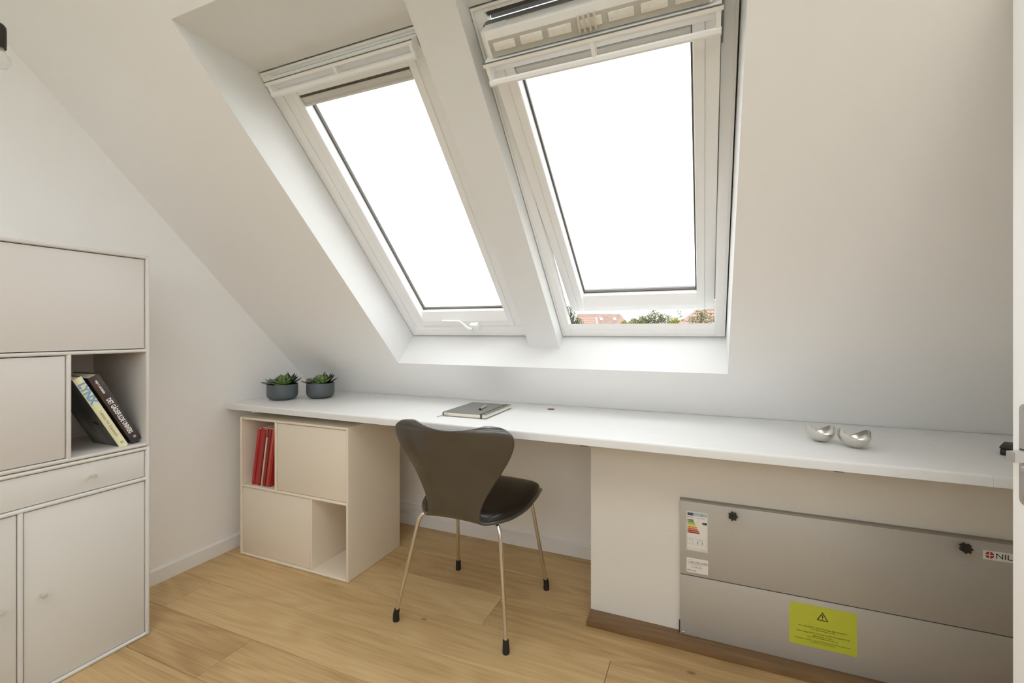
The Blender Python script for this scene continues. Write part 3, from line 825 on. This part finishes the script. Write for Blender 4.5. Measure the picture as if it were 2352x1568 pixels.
# ------------------------------------------------------------------ magazines in the low cabinet
mags = [(.012, .285, RED1), (.020, .288, RED1), (.006, .286, RED2), (.005, .289, RED3), (.0045, .245, CREAM), (.004, .280, BLACKP), (.009, .290, RED2), (.008, .288, RED1), (.007, .284, RED3), (.006, .282, RED1)]
cols = {id(RED1): 'red', id(RED2): 'dark red', id(RED3): 'orange-red', id(CREAM): 'cream', id(BLACKP): 'black'}
ordn = ['first', 'second', 'third', 'fourth', 'fifth', 'sixth', 'seventh', 'eighth', 'ninth', 'tenth']
x = -2.098; lean = R(9.0)
for i, (t, hh, m) in enumerate(mags):
    t *= 1.42
    mg = empty('magazine', (x, 1.612 + (.004 if i % 2 else 0.0), .3538 + t*math.sin(lean))); mg.rotation_euler = (0, lean, 0)
    tag(mg, '%s magazine leaning in the low cabinet, %s from the left' % (cols[id(m)], ordn[i]), 'magazine', 'magazines in the low cabinet')
    box('cover', 0, t, 0, .205, 0, hh, m, mg, min(.0012, t*.25), 1)
    box('page_block', t*.16, t*.84, .003, .2055, .001, hh+.0004, PAPER, mg)
    x += t/math.cos(lean) + .0006

# ------------------------------------------------------------------ two books leaning in the niche of the upper cabinet
def book(name, label, y_edge, z_edge, ang, T, L, Wd, mspine, mcover, label_parts):
    """spine faces the room (+x); (y_edge,z_edge) is the lower right spine corner; the top leans to -y"""
    # local x: thickness towards the left cover, local y: depth into the cabinet, local z: along the spine
    up = Vector((0, -math.sin(ang), math.cos(ang))); th = Vector((0, -math.cos(ang), -math.sin(ang))); dp = Vector((-1, 0, 0))
    M = Matrix(((th.x, dp.x, up.x, -1.925), (th.y, dp.y, up.y, y_edge), (th.z, dp.z, up.z, z_edge), (0, 0, 0, 1)))
    b = empty(name, mtx=M); tag(b, label, 'book')
    c = .0025
    pts = [(0, .004), (T*.12, .0008), (T*.5, -.0012), (T*.88, .0008), (T, .004), (T-c, .005), (T*.5, .002), (c, .005)]
    sp = prism('spine', pts, 'z', 0, L, mspine, b, smooth=True)
    box('front_cover', 0, c, .004, Wd, 0, L, mcover, b, .0006, 1); box('back_cover', T-c, T, .004, Wd, 0, L, mcover, b, .0006, 1)
    box('page_block', c+.0002, T-c-.0002, .0055, Wd-.004, .003, L-.003, PAPER, b)
    return b, sp
TXT = Matrix(((0, -1, 0, 0), (0, 0, -1, -.0016), (-1, 0, 0, 0), (0, 0, 0, 1)))   # text runs down the spine
def spine_text(sp, body, size, m, top, off, sx=1.0, bold=0.0):
    # local x of the book points left as seen from the room; the text baseline runs down the spine
    M = Matrix(((0, -1, 0, off), (0, 0, -1, -.0016), (-1, 0, 0, top), (0, 0, 0, 1)))
    return text('lettering', body, size, m, sp, M, sx=sx, bold=bold)
ang = R(27.7)
b1, sp1 = book('book', 'pale yellow book with blue lettering leaning in the cabinet niche', .9905, .7150, ang, .0265, .292, .165, BOOKY, DUSK, None)
spine_text(sp1, 'LYNX', .030, BOOKBLUE, .272, .0240, sx=1.05, bold=.045)
spine_text(sp1, 'I aktion for Danmark', .0135, BOOKGREYT, .158, .0185, sx=.95)
b2, sp2 = book('book', 'dark starry book with white lettering leaning behind the yellow book', 1.0335, .7290, ang, .034, .282, .160, NEBULA, NEBULA, None)
spine_text(sp2, 'ANJA C. ANDERSEN', .0085, WHITEINK, .266, .0230, sx=.72, bold=.03)
spine_text(sp2, 'DET GÅDEFULDE UNIVERS', .0205, WHITEINK, .190, .0265, sx=.62, bold=.028)
def publisher_mark(sp, m, z, off):
    M = Matrix(((-1, 0, 0, off), (0, 0, -1, -.0016), (0, 1, 0, z), (0, 0, 0, 1)))
    M = Matrix(((0, -1, 0, off), (0, 0, -1, -.0016), (-1, 0, 0, z), (0, 0, 0, 1)))
    text('lettering', 'ER', .012, m, sp, M, sx=.8)
publisher_mark(sp1, BOOKGREYT, .026, .0175); publisher_mark(sp2, WHITEINK, .026, .0215)
# helicopter silhouette printed on the yellow book's jacket
bm = bmesh.new()
def flat(pts):
    bm.faces.new([bm.verts.new((.0268, y, z)) for y, z in pts])
flat([(.030, .110), (.052, .120), (.060, .118), (.060, .106), (.046, .102), (.034, .104)])
flat([(.014, .096), (.034, .104), (.034, .107), (.014, .099)])
flat([(.030, .127), (.085, .131), (.085, .1325), (.030, .1285)])
fin(bm, 'printed_helicopter', INK, b1)

# ------------------------------------------------------------------ ventilation unit
def vent():
    YF = 1.776
    v = empty('ventilation_unit', (.43, YF, .021)); tag(v, 'grey metal ventilation unit front with stickers set into the plastered box', 'ventilation')
    inv = Matrix.Translation((-.43, -YF, -.021))
    def add(o):
        o.data.transform(inv); return o
    x0, x1 = -.080, 1.12
    up = add(box('front_panel', x0, x1, YF, YN+.004, .2405, .508, GALV, v, .0015)); lo = add(box('front_panel', x0, x1, YF, YN+.004, .0215, .2375, GALV, v, .0015))
    add(box('panel_joint', x0+.004, x1-.004, YF+.003, YN+.003, .2375, .2405, LOCKBLACK, v))
    add(box('side_gap', x0-.004, x0-.0005, YF+.006, YN+.002, .022, .060, LOCKBLACK, v))
    EDGE = mat('dull_zinc_edge', (.30, .28, .245), .6, metal=.3)
    add(box('top_edge', x0, x1, YF-.0008, YN+.0045, .5065, .5125, EDGE, v, .0006))
    # star knobs
    for kx, kz in ((.093, .483), (.711, .486)):
        bm = bmesh.new(); pts = []
        for k in range(56):
            a = 2*math.pi*k/56; rr = .0130 + .0022*math.cos(7*a); pts.append((rr*math.cos(a), rr*math.sin(a)))
        for y0, y1, s in ((-.026, -.014, 1.0),):
            A = [bm.verts.new((kx+p[0]*s, YF+y0, kz+p[1]*s)) for p in pts]; B = [bm.verts.new((kx+p[0]*s, YF+y1, kz+p[1]*s)) for p in pts]
            bm.faces.new(A); bm.faces.new(list(reversed(B)))
            for i in range(56): bm.faces.new((A[i], B[i], B[(i+1) % 56], A[(i+1) % 56]))
        bmesh.ops.create_cone(bm, cap_ends=True, segments=20, radius1=.006, radius2=.006, depth=.014, matrix=Matrix.Translation((kx, YF-.007, kz)) @ Matrix.Rotation(R(90), 4, 'X'))
        bmesh.ops.create_cone(bm, cap_ends=True, segments=20, radius1=.0055, radius2=.005, depth=.002, matrix=Matrix.Translation((kx, YF-.027, kz)) @ Matrix.Rotation(R(90), 4, 'X'))
        add(fin(bm, 'star_knob', BLACKP, v, angle=40))
    bm = bmesh.new(); bmesh.ops.create_uvsphere(bm, u_segments=12, v_segments=8, radius=.004, matrix=Matrix.Translation((x0+.011, YF-.001, .030)))
    add(fin(bm, 'screw', CHROME, v, angle=60))
    def sheet(name, xa, xb, za, zb, m, par, d=.0004):
        return add(box(name, xa, xb, YF-d, YF+.0004, za, zb, m, par))
    def mk(xa, za, d=.0007):
        return Matrix(((1, 0, 0, xa-.43), (0, 0, -1, -d), (0, 1, 0, za-.021), (0, 0, 0, 1)))
    def lt(body, size, m, par, xa, za, sx=1.0, al='LEFT', d=.0007):
        return text('lettering', body, size, m, par, mk(xa, za, d), align=al, sx=sx, extrude=.0001)
    def poly(name, pts, m, par, d=.0006):
        bm = bmesh.new(); bm.faces.new([bm.verts.new((a, YF-d, b)) for a, b in pts]); return add(fin(bm, name, m, par))
    # energy label
    ex0, ex1, ez0, ez1 = -.058, .013, .331, .472
    e = sheet('energy_label', ex0, ex1, ez0, ez1, STICKW, v)
    e['label'] = 'white energy label with coloured arrows'
    OUT = mat('grey_print', (.18, .19, .20), .6)
    for a, b, c, dd in ((ex0+.0015, ex1-.0015, ez1-.0024, ez1-.0018), (ex0+.0015, ex1-.0015, ez0+.0018, ez0+.0024), (ex0+.0015, ex0+.0021, ez0+.002, ez1-.002), (ex1-.0021, ex1-.0015, ez0+.002, ez1-.002)):
        sheet('printed_border', a, b, c, dd, OUT, e, .0006)
    NAVY = mat('navy_print', (.035, .045, .10), .5); SKYB = mat('blue_print', (.24, .36, .46), .5)
    sheet('printed_flag', ex0+.0035, ex0+.0215, ez1-.0145, ez1-.0045, NAVY, e, .0006)
    sheet('printed_banner', ex0+.0215, ex1-.0035, ez1-.0145, ez1-.0045, SKYB, e, .0006)
    lt('ENERG', .0085, STICKW, e, ex0+.024, ez1-.0125, .95)
    for k in range(12):
        a = 2*math.pi*k/12; cx, cz = ex0+.0125+.0036*math.cos(a), ez1-.0095+.0036*math.sin(a)
        poly('printed_star', [(cx-.0004, cz-.0004), (cx+.0004, cz-.0004), (cx, cz+.0005)], mat('y%d' % k, (.7, .55, .1), .6) if k == 0 else MATS['y0'], e, .0007)
    for (px, pz) in ((.058, -.0065), (.0635, -.0065), (.0605, -.0095), (.058, -.0125), (.0635, -.0125)):
        sheet('printed_mark', ex0+px-.0012, ex0+px+.0012, ez1+pz-.0012, ez1+pz+.0012, STICKW, e, .0007)
    REDP = mat('red_print', (.36, .03, .02), .5)
    def emblem(par, cx, cz, r):
        for qa in range(4):
            g = r*.12
            pts = []
            a0 = qa*90
            sx_, sz_ = [(1, 1), (-1, 1), (-1, -1), (1, -1)][qa]
            pts.append((cx+sx_*g, cz+sz_*g))
            aa = math.degrees(math.asin(g/r))
            for k in range(9):
                a = R(a0+aa+(90-2*aa)*k/8); pts.append((cx+r*math.cos(a), cz+r*math.sin(a)))
            poly('printed_emblem', pts, REDP, par, .0007)
    emblem(e, ex0+.0055, ez1-.0200, .0022); lt('NILAN', .0055, INK, e, ex0+.0085, ez1-.0220, 1.0); lt('Comfort 300LR', .0050, OUT, e, ex0+.030, ez1-.0225, .95)
    sc_ = [((.05, .17, .05), 20.5), ((.10, .25, .05), 23.5), ((.38, .45, .04), 26.5), ((.72, .60, .05), 29.5), ((.60, .32, .05), 32.5), ((.48, .15, .04), 35.5), ((.42, .02, .02), 38.5), ((.38, .015, .015), 41.5)]
    for k, (c, wdt) in enumerate(sc_):
        zt = ez1-.0285-k*.0063; xa = ex0+.0035; w = wdt*.001
        poly('printed_arrow', [(xa, zt-.0052), (xa+w-.0022, zt-.0052), (xa+w, zt-.0026), (xa+w-.0022, zt), (xa, zt)], mat('arrow_print_%d' % k, c, .5), e)
        lt(['A+', 'A', 'B', 'C', 'D', 'E', 'F', 'G'][k], .0042, STICKW, e, xa+.001, zt-.0042)
    zt = ez1-.0345
    poly('printed_rating', [(ex1-.0035, zt), (ex1-.016, zt), (ex1-.0195, zt-.0042), (ex1-.016, zt-.0084), (ex1-.0035, zt-.0084)], INK, e)
    lt('A', .006, STICKW, e, ex1-.0145, zt-.0063)
    for a, b in ((ex0+.0045, ex0+.0205), (ex0+.0245, ex1-.0035)):
        for c_, d_, e_, f_ in ((a, b, .0435, .0439), (a, b, .0235, .0239), (a, a+.0004, .0235, .0439), (b-.0004, b, .0235, .0439)):
            sheet('printed_box', c_, d_, ez0+e_, ez0+f_, OUT, e, .0006)
    lt('46', .0055, OUT, e, ex0+.0090, ez0+.0385); lt('dB', .0040, OUT, e, ex0+.0098, ez0+.0338)
    lt('325 m³/h', .0052, OUT, e, ex0+.0360, ez0+.0375)
    for ax_, s in ((ex0+.0375, 1), (ex0+.0530, -1)):
        cz = ez0+.0305
        poly('printed_air_arrow', [(ax_-.0018, cz-s*.0040), (ax_+.0018, cz-s*.0040), (ax_+.0018, cz+s*.0004), (ax_+.0042, cz+s*.0004), (ax_, cz+s*.0046), (ax_-.0042, cz+s*.0004), (ax_-.0018, cz+s*.0004)], SKYB, e)
    sheet('printed_line', ex0+.0045, ex1-.0045, ez0+.0092, ez0+.0096, OUT, e, .0006)
    sheet('printed_line', ex0+.048, ex1-.0045, ez0+.0056, ez0+.0062, OUT, e, .0006)
    # installer sticker
    ix0, ix1, iz0, iz1 = -.058, .014, .252, .304
    s_ = sheet('installer_sticker', ix0, ix1, iz0, iz1, STICKW, v); s_['label'] = 'white installer sticker with a house outline'
    BRN = mat('brown_print', (.22, .07, .03), .5)
    lt('NIELS', .0125, OUT, s_, ix0+.0080, iz0+.0325, .86); lt('DUHNS', .0125, BRN, s_, ix0+.0345, iz0+.0325, .86)
    def seg(p, q, w=.0006):
        d_ = Vector((q[0]-p[0], q[1]-p[1])).normalized(); nx, nz = -d_.y*w/2, d_.x*w/2
        poly('printed_outline', [(p[0]+nx, p[1]+nz), (q[0]+nx, q[1]+nz), (q[0]-nx, q[1]-nz), (p[0]-nx, p[1]-nz)], OUT, s_)
    hp = [(ix0+.034, iz0+.0295), (ix0+.0055, iz0+.0295), (ix0+.0055, iz0+.0405), (ix0+.0030, iz0+.0405), (ix0+.0135, iz0+.0485), (ix0+.0205, iz0+.0432)]
    for p, q in zip(hp[:-1], hp[1:]): seg(p, q)
    sheet('printed_line', ix0+.018, ix1-.018, iz0+.0270, iz0+.0276, BRN, s_, .0006)
    lt('Tlf. 3646 5050', .0072, OUT, s_, ix0+.0155, iz0+.0175, .85)
    emblem(s_, ix0+.0050, iz0+.0075, .0028); lt('NILAN', .0078, INK, s_, ix0+.0085, iz0+.0048, 1.05)
    # maker's badge
    nx0, nx1, nz0, nz1 = .757, .885, .4545, .481
    nb = sheet('maker_badge', nx0, nx1, nz0, nz1, STICKW, v); nb['label'] = 'white badge with a red round emblem'
    emblem(nb, nx0+.0150, nz0+.0140, .0100); lt('NILAN', .0220, INK, nb, nx0+.0275, nz0+.0068, 1.1)
    # neon warning sheet with one clipped corner
    y0_, y1_, yz0, yz1 = .264, .452, .081, .219
    ys = poly('warning_sheet', [(y0_, yz0), (y1_, yz0), (y1_, yz1), (y0_+.009, yz1), (y0_, yz1-.012)], YELLOW, v, .0006); ys['label'] = 'neon yellow warning sheet with black print'
    cx = (y0_+y1_)/2+.001
    def ring(pts_o, pts_i):
        for k in range(3):
            poly('printed_triangle', [pts_o[k], pts_o[(k+1) % 3], pts_i[(k+1) % 3], pts_i[k]], INK, ys, .0009)
    tz = yz1-.045; hw = .0165
    o3 = [(cx-hw, tz), (cx+hw, tz), (cx, tz+.0285)]; i3 = [(cx-hw+.0042, tz+.0024), (cx+hw-.0042, tz+.0024), (cx, tz+.0285-.0048)]
    ring(o3, i3)
    poly('printed_mark', [(cx-.0011, tz+.0085), (cx+.0011, tz+.0085), (cx+.0019, tz+.0190), (cx-.0019, tz+.0190)], INK, ys, .0009)
    poly('printed_mark', [(cx+.0015*math.cos(R(k)), tz+.0058+.0015*math.sin(R(k))) for k in range(0, 360, 36)], INK, ys, .0009)
    TINK = mat('printed_text', (.06, .07, .008), .6)
    for body, sz, zz in (('Hvis anlæg IKKE er i drift SKAL begge låger afmonteres !', .0064, .0635), ('Se side 2 i Brugervejledningen for forklaring.', .0043, .0575),
                         ('Wenn Anlage NICHT in betrieb ist, Beide Frontplatten MUSS', .0064, .0450), ('abgenommen werden !', .0064, .0375), ('Siehe Seite 2 in Bedienungsanleitung für Erläuterung.', .0043, .0320),
                         ('If machine is NOT in use, both frontplates MUST be removed !', .0064, .0205), ('See page 2 in User manual for explanation.', .0043, .0150)):
        lt(body, sz, TINK, ys, cx, yz0+zz, .93, 'CENTER', .0009)
vent()

# ------------------------------------------------------------------ pendant bulb at the left edge
def pendant():
    x, y = -1.934, .660
    p = empty('pendant_lamp', (x, y, 1.905)); tag(p, 'bare bulb pendant in a black socket hanging from the sloping ceiling', 'lamp')
    lathe('bulb', [(0, 0), (.010, .001), (.020, .006), (.0265, .015), (.029, .026), (.0265, .038), (.019, .049), (.0135, .060), (.0125, .072)], BULBG, p, 28)
    lathe('filament_stem', [(.002, .070), (.004, .045), (.001, .040), (0, .040)], PLASTIC, p, 12)
    lathe('socket', [(.0145, .062), (.0175, .061), (.0185, .064), (.0185, .115), (.0175, .126), (.012, .133), (.004, .136), (0, .136)], BLACKP, p, 28)
    ztop = DS - y - 1.905
    tube('cord', [(0, 0, .134), (0, 0, ztop)], .0022, BLACKP, p, 8)
    lathe('ceiling_rose', [(0, ztop+.02), (.03, ztop+.02), (.03, ztop-.045), (0, ztop-.05)], BLACKP, p, 20)
pendant()

# ------------------------------------------------------------------ cable duct on the knee wall
cd = empty('cable_duct', (-1.6, YK, .085)); tag(cd, 'white cable duct with a grey cable on the knee wall behind the chair', 'cable duct')
box('duct', -.42, .16, -.016, -.0005, 0, .032, TRIMW, cd, .002)
tube('cable', fillet([(.16, -.010, .012), (.20, -.012, .016), (.235, -.012, .045), (.26, -.012, .10)], .012), .004, PLASTIC, cd, 10)

# ------------------------------------------------------------------ outside: neighbours' roofs and trees
tag(box('ground', -140, 80, -120, 160, -3.4, -3.2, GRASS), 'garden lawn far below the windows', kind='structure')
def roof_mesh(name, pts, m, parent):
    bm = bmesh.new(); bm.faces.new([bm.verts.new(p) for p in pts]); 
    r = bmesh.ops.extrude_face_region(bm, geom=bm.faces[:])
    for v in r['geom']:
        if isinstance(v, bmesh.types.BMVert): v.co.z -= .12
    return fin(bm, name, m, parent)
# tiled house on the right: hipped clay roof, every tile an object
def tiled_house():
    h = empty('tiled_house', (3.0, 30.0, -3.2)); tag(h, 'nearest house outside, orange clay pan-tile roof at the right', 'house')
    def L(x, y, z): return (x-3.0, y-30.0, z+3.2)
    e0, e1 = Vector((-2.9, 26.6, .35)), Vector((9.5, 26.6, .35))
    rg0, rg1 = Vector((.35, 29.3, 2.95)), Vector((9.5, 29.3, 2.95))
    roof_mesh('roof', [L(*e0), L(*e1), L(*rg1), L(*rg0)], ROOFP, h); roof_mesh('roof', [L(-2.9, 32, .35), L(*e0), L(*rg0)], ROOFP, h)
    roof_mesh('roof', [L(9.5, 32, .35), L(-2.9, 32, .35), L(*rg0), L(*rg1)], ROOFP, h)
    o = box('wall', -2.6-3, 9.3-3, 26.9-30, 31.7-30, 0, 3.5, BRICKH, h)
    # pan tiles
    up = (Vector((0, 2.7, 2.6))).normalized(); nv = Vector((0, -up.z, up.y)); SL = math.hypot(2.7, 2.6)
    tw, tl = .235, .315
    bm = bmesh.new(); pr = [(0, .012), (.035, .030), (.075, .034), (.115, .016), (.165, .006), (.215, .008), (.235, .012)]
    A = [bm.verts.new((px, 0, pz+.022)) for px, pz in pr]; B = [bm.verts.new((px, tl*1.08, pz)) for px, pz in pr]
    C_ = [bm.verts.new((px, 0, pz-.012)) for px, pz in pr]
    for i in range(len(pr)-1): bm.faces.new((A[i], A[i+1], B[i+1], B[i])); bm.faces.new((C_[i+1], C_[i], A[i], A[i+1]) if False else (A[i+1], A[i], C_[i], C_[i+1]))
    bmesh.ops.recalc_face_normals(bm, faces=bm.faces[:])
    me = bpy.data.meshes.new('roof_tile'); bm.to_mesh(me); bm.free(); me.materials.append(ROOFO)
    for row in range(int(SL/tl)):
        l = row*tl; x_left = -2.9 + 3.25*(l+tl*.5)/SL
        p0 = e0 + up*l
        n0 = int(math.ceil((x_left - (-2.9))/tw))
        for k in range(n0, n0+ (19 if row >= 3 else 10)):
            X = -2.9+k*tw
            if X > 4.2: break
            M = Matrix(((1, 0, 0, X-3.0), (0, up.y, nv.y, p0.y-30.0), (0, up.z, nv.z, p0.z+3.2), (0, 0, 0, 1)))
            t = bpy.data.objects.new('roof_tile', me); COL.objects.link(t); t.parent = h; t.matrix_local = M
    # small roof window
    M = Matrix(((1, 0, 0, .62-3.0), (0, up.y, nv.y, e0.y+up.y*2.45-30), (0, up.z, nv.z, e0.z+up.z*2.45+3.2), (0, 0, 0, 1)))
    w = box('skylight', 0, .55, 0, .6, .03, .09, WINW, h, mtx=M); box('pane', .06, .49, .06, .54, .09, .10, ROOFGLASS, w)
tiled_house()
def far_house():
    h = empty('far_house', (-15, 71, -3.2)); tag(h, 'long pink-roofed house in the distance with two white skylights', 'house')
    def L(p): return (p[0]+15, p[1]-71, p[2]+3.2)
    ax = Vector((.92, .387, 0)); bk = Vector((-.387, .92, 0))
    a = Vector((-17.9, 68.4, 3.75)); b = a + ax*6.6
    ea = a - bk*3.2 - Vector((0, 0, 3.4)); eb = b - bk*3.2 - Vector((0, 0, 3.4)) + ax*1.9
    roof_mesh('roof', [L(ea), L(eb), L(b), L(a)], ROOFP, h)
    ha, hb = a + bk*3.2 - Vector((0, 0, 3.4)), b + bk*3.2 - Vector((0, 0, 3.4)) + ax*1.9
    roof_mesh('roof', [L(hb), L(ha), L(a), L(b)], ROOFP, h); roof_mesh('roof', [L(eb), L(hb), L(b)], ROOFP, h)
    c = [ea + bk*.3, eb + bk*.3 - ax*.3, hb - bk*.3 - ax*.3, ha - bk*.3]
    bm = bmesh.new(); A = [bm.verts.new(L((p.x, p.y, -3.2))) for p in c]; B = [bm.verts.new(L((p.x, p.y, .35))) for p in c]
    bm.faces.new(A); bm.faces.new(B)
    for i in range(4): bm.faces.new((A[i], A[(i+1) % 4], B[(i+1) % 4], B[i]))
    fin(bm, 'wall', BRICKH, h)
    dn = (-bk*3.2 - Vector((0, 0, 3.4))).normalized(); nn = ax.cross(-dn).normalized()
    for s, d in ((3.35, .95), (5.4, .95)):
        p = Vector(L(a + ax*s + dn*d)) + nn*.06
        M = Matrix(((ax.x, -dn.x, nn.x, p.x), (ax.y, -dn.y, nn.y, p.y), (ax.z, -dn.z, nn.z, p.z), (0, 0, 0, 1)))
        w = box('skylight', 0, .36, -.5, 0, -.05, .06, WINW, h, mtx=M); box('pane', .05, .31, -.45, -.05, .06, .07, ROOFGLASS, w)
    g = empty('low_house', (-16, 62, -3.2)); tag(g, 'low house with orange tile roof in front of the pink roof', 'house')
    def G(p): return (p[0]+16, p[1]-62, p[2]+3.2)
    a = Vector((-16.0, 61.1, 2.95)); b = a + ax*2.55; dnv = -bk*2.4 - Vector((0, 0, 2.4))
    bm = bmesh.new()
    for k in range(9):   # stepped tile courses, too far off to tell single tiles apart
        p, q = k/9, (k+1)/9
        lift = Vector((0, 0, .05))
        v = [a+dnv*p, b+dnv*p, b+dnv*q+lift, a+dnv*q+lift]
        bm.faces.new([bm.verts.new(G(x_)) for x_ in v]); w_ = [a+dnv*q+lift, b+dnv*q+lift, b+dnv*q, a+dnv*q]
        bm.faces.new([bm.verts.new(G(x_)) for x_ in w_])
    fin(bm, 'tile_courses', ROOFO, g)['kind'] = 'stuff'
    roof_mesh('roof', [G(a + bk*2.4 - Vector((0, 0, 2.4))), G(b + bk*2.4 - Vector((0, 0, 2.4))), G(b-Vector((0, 0, .02))), G(a-Vector((0, 0, .02)))], ROOFP, g)
    bm = bmesh.new()
    c = [a+dnv, b+dnv, b+bk*2.4-Vector((0, 0, 2.4)), a+bk*2.4-Vector((0, 0, 2.4))]
    A = [bm.verts.new(G((p.x, p.y, -3.2))) for p in c]; B = [bm.verts.new(G((p.x, p.y, p.z-.05))) for p in c]
    for i in range(4): bm.faces.new((A[i], A[(i+1) % 4], B[(i+1) % 4], B[i]))
    ra, rb = bm.verts.new(G(a-Vector((0, 0, .1)))), bm.verts.new(G(b-Vector((0, 0, .1))))
    bm.faces.new((B[0], B[3], ra)); bm.faces.new((B[1], rb, B[2]))
    fin(bm, 'gable_wall', BRICKH, g)
    # white verge board
    tube('verge_board', [G(b+Vector((.05, 0, .02))), G(b+dnv+Vector((.05, 0, .02)))], .07, WINW, g, 6)
far_house()
def chimney_house():
    h = empty('chimney_house', (-38.8, 72, -3.2)); tag(h, 'far house with a chimney just showing over the left window sill', 'house')
    roof_mesh('roof', [(-6, -4, 3.6), (6, -4, 3.6), (6, 0, 7.35), (-6, 0, 7.35)], ROOFP, h); roof_mesh('roof', [(6, 4, 3.6), (-6, 4, 3.6), (-6, 0, 7.35), (6, 0, 7.35)], ROOFP, h)
    box('wall', -5.8, 5.8, -3.8, 3.8, 0, 3.7, BRICKH, h)
    ch = box('chimney', -.48, .48, -2.0, -1.2, 5.2, 7.9, ROOFP, h, .02)
    for x in (-.40, -.13, .13, .40): tube('chimney_bar', [(x, -1.6, 7.9), (x, -1.6, 8.20)], .035, BRICKH, ch, 6)
    box('chimney_cap', -.46, .46, -1.95, -1.25, 8.2, 8.28, BRICKH, ch, .02)
    f = empty('flagpole', (-40.0, 66.6, -3.2)); tag(f, 'thin white flagpole left of the chimney', 'flagpole')
    tube('pole', [(0, 0, 0), (0, 0, 8.35)], .05, WINW, f, 8); bm = bmesh.new(); bmesh.ops.create_uvsphere(bm, u_segments=10, v_segments=8, radius=.14, matrix=Matrix.Translation((0, 0, 8.42))); fin(bm, 'finial', WINW, f)
chimney_house()
def tree(name, label, loc, blobs, n, leaf, m, seed):
    rnd = random.Random(seed); t = empty(name, (loc[0], loc[1], -3.2)); tag(t, label, 'tree', 'trees outside the windows')
    top = max(b[2]+b[3]*.3 for b in blobs)
    tube('trunk', [(0, 0, 0), (.05, 0, (top+3.2)*.5), (blobs[0][0]*.3, blobs[0][1]*.3, top+3.2)], [.16, .12, .03], BARK, t, 8)
    vs_, fs = [], []
    tot = sum(b[3]**2 for b in blobs)
    for bx, by, bz, br in blobs:
        for _ in range(int(n*br*br/tot)):
            d = Vector((rnd.gauss(0, 1), rnd.gauss(0, 1), rnd.gauss(0, 1))).normalized()
            c = Vector((bx, by, bz+3.2)) + d*br*(rnd.random()**.35)
            a = Vector((rnd.gauss(0, 1), rnd.gauss(0, 1), rnd.gauss(0, 1))).normalized(); b = a.cross(Vector((rnd.gauss(0, 1), rnd.gauss(0, 1), rnd.gauss(0, 1)))).normalized()
            s = leaf*rnd.uniform(.6, 1.3); i = len(vs_)
            vs_ += [c-a*s, c+b*s*.5, c+a*s, c-b*s*.5]; fs.append((i, i+1, i+2, i+3))
    me = bpy.data.meshes.new('foliage'); me.from_pydata([tuple(v) for v in vs_], [], fs)
    fo = link('foliage', me, m, t); fo['kind'] = 'stuff'
tree('dark_conifer', 'dark pointed tree beside the rafter in the open window gap', (-10.75, 38.9), [(0, 0, 2.6, .45), (.1, 0, 1.9, .7), (.5, .1, 1.6, .7), (0, 0, .9, 1.1), (-.1, 0, 3.15, .28), (0, 0, -.4, 1.3)], 5200, .075, FOL2, 1)
tree('green_tree', 'broad green tree in the middle of the open window gap', (-3.75, 39.6), [(0, 0, 2.25, .65), (-.8, 0, 1.9, .65), (.8, .2, 1.95, .65), (-1.7, .2, 1.55, .65), (0, 0, 1.0, 1.1), (1.5, 0, 1.6, .65), (0, 0, -.6, 1.5)], 9000, .075, FOL1, 2)
tree('yellow_shrub', 'yellow-green leafy tree right of the broad green tree', (-1.95, 36.1), [(0, 0, 1.75, .42), (.35, 0, 1.5, .45), (-.25, 0, 1.3, .5), (0, 0, .5, .8)], 3600, .065, FOL3, 3)
tree('leafy_tree', 'loose leafy tree in front of the orange pan-tile roof', (-.12, 23.6), [(0, 0, 1.95, .30), (.28, 0, 1.70, .32), (-.30, 0, 1.55, .34), (.75, 0, 1.65, .22), (-1.0, 0, 2.0, .16), (-.85, 0, 1.75, .15), (0, 0, 1.2, .6), (0, 0, .3, .8)], 2300, .048, FOL1, 4)
tree('bushy_tree', 'low pale green bush between the pink roof and the broad tree', (-6.5, 47.1), [(0, 0, 1.9, .55), (.9, 0, 2.0, .55), (-.9, 0, 1.7, .5), (0, 0, 1.0, 1.0)], 4600, .08, FOL3, 5)
tree('distant_tree', 'pale tree top just over the sill of the closed window', (-23.0, 53.2), [(0, 0, 3.45, .5), (.6, 0, 3.1, .5), (-.6, 0, 3.15, .5), (0, 0, 2.4, .9), (0, 0, 1.2, 1.2)], 3600, .09, FOL1, 6)
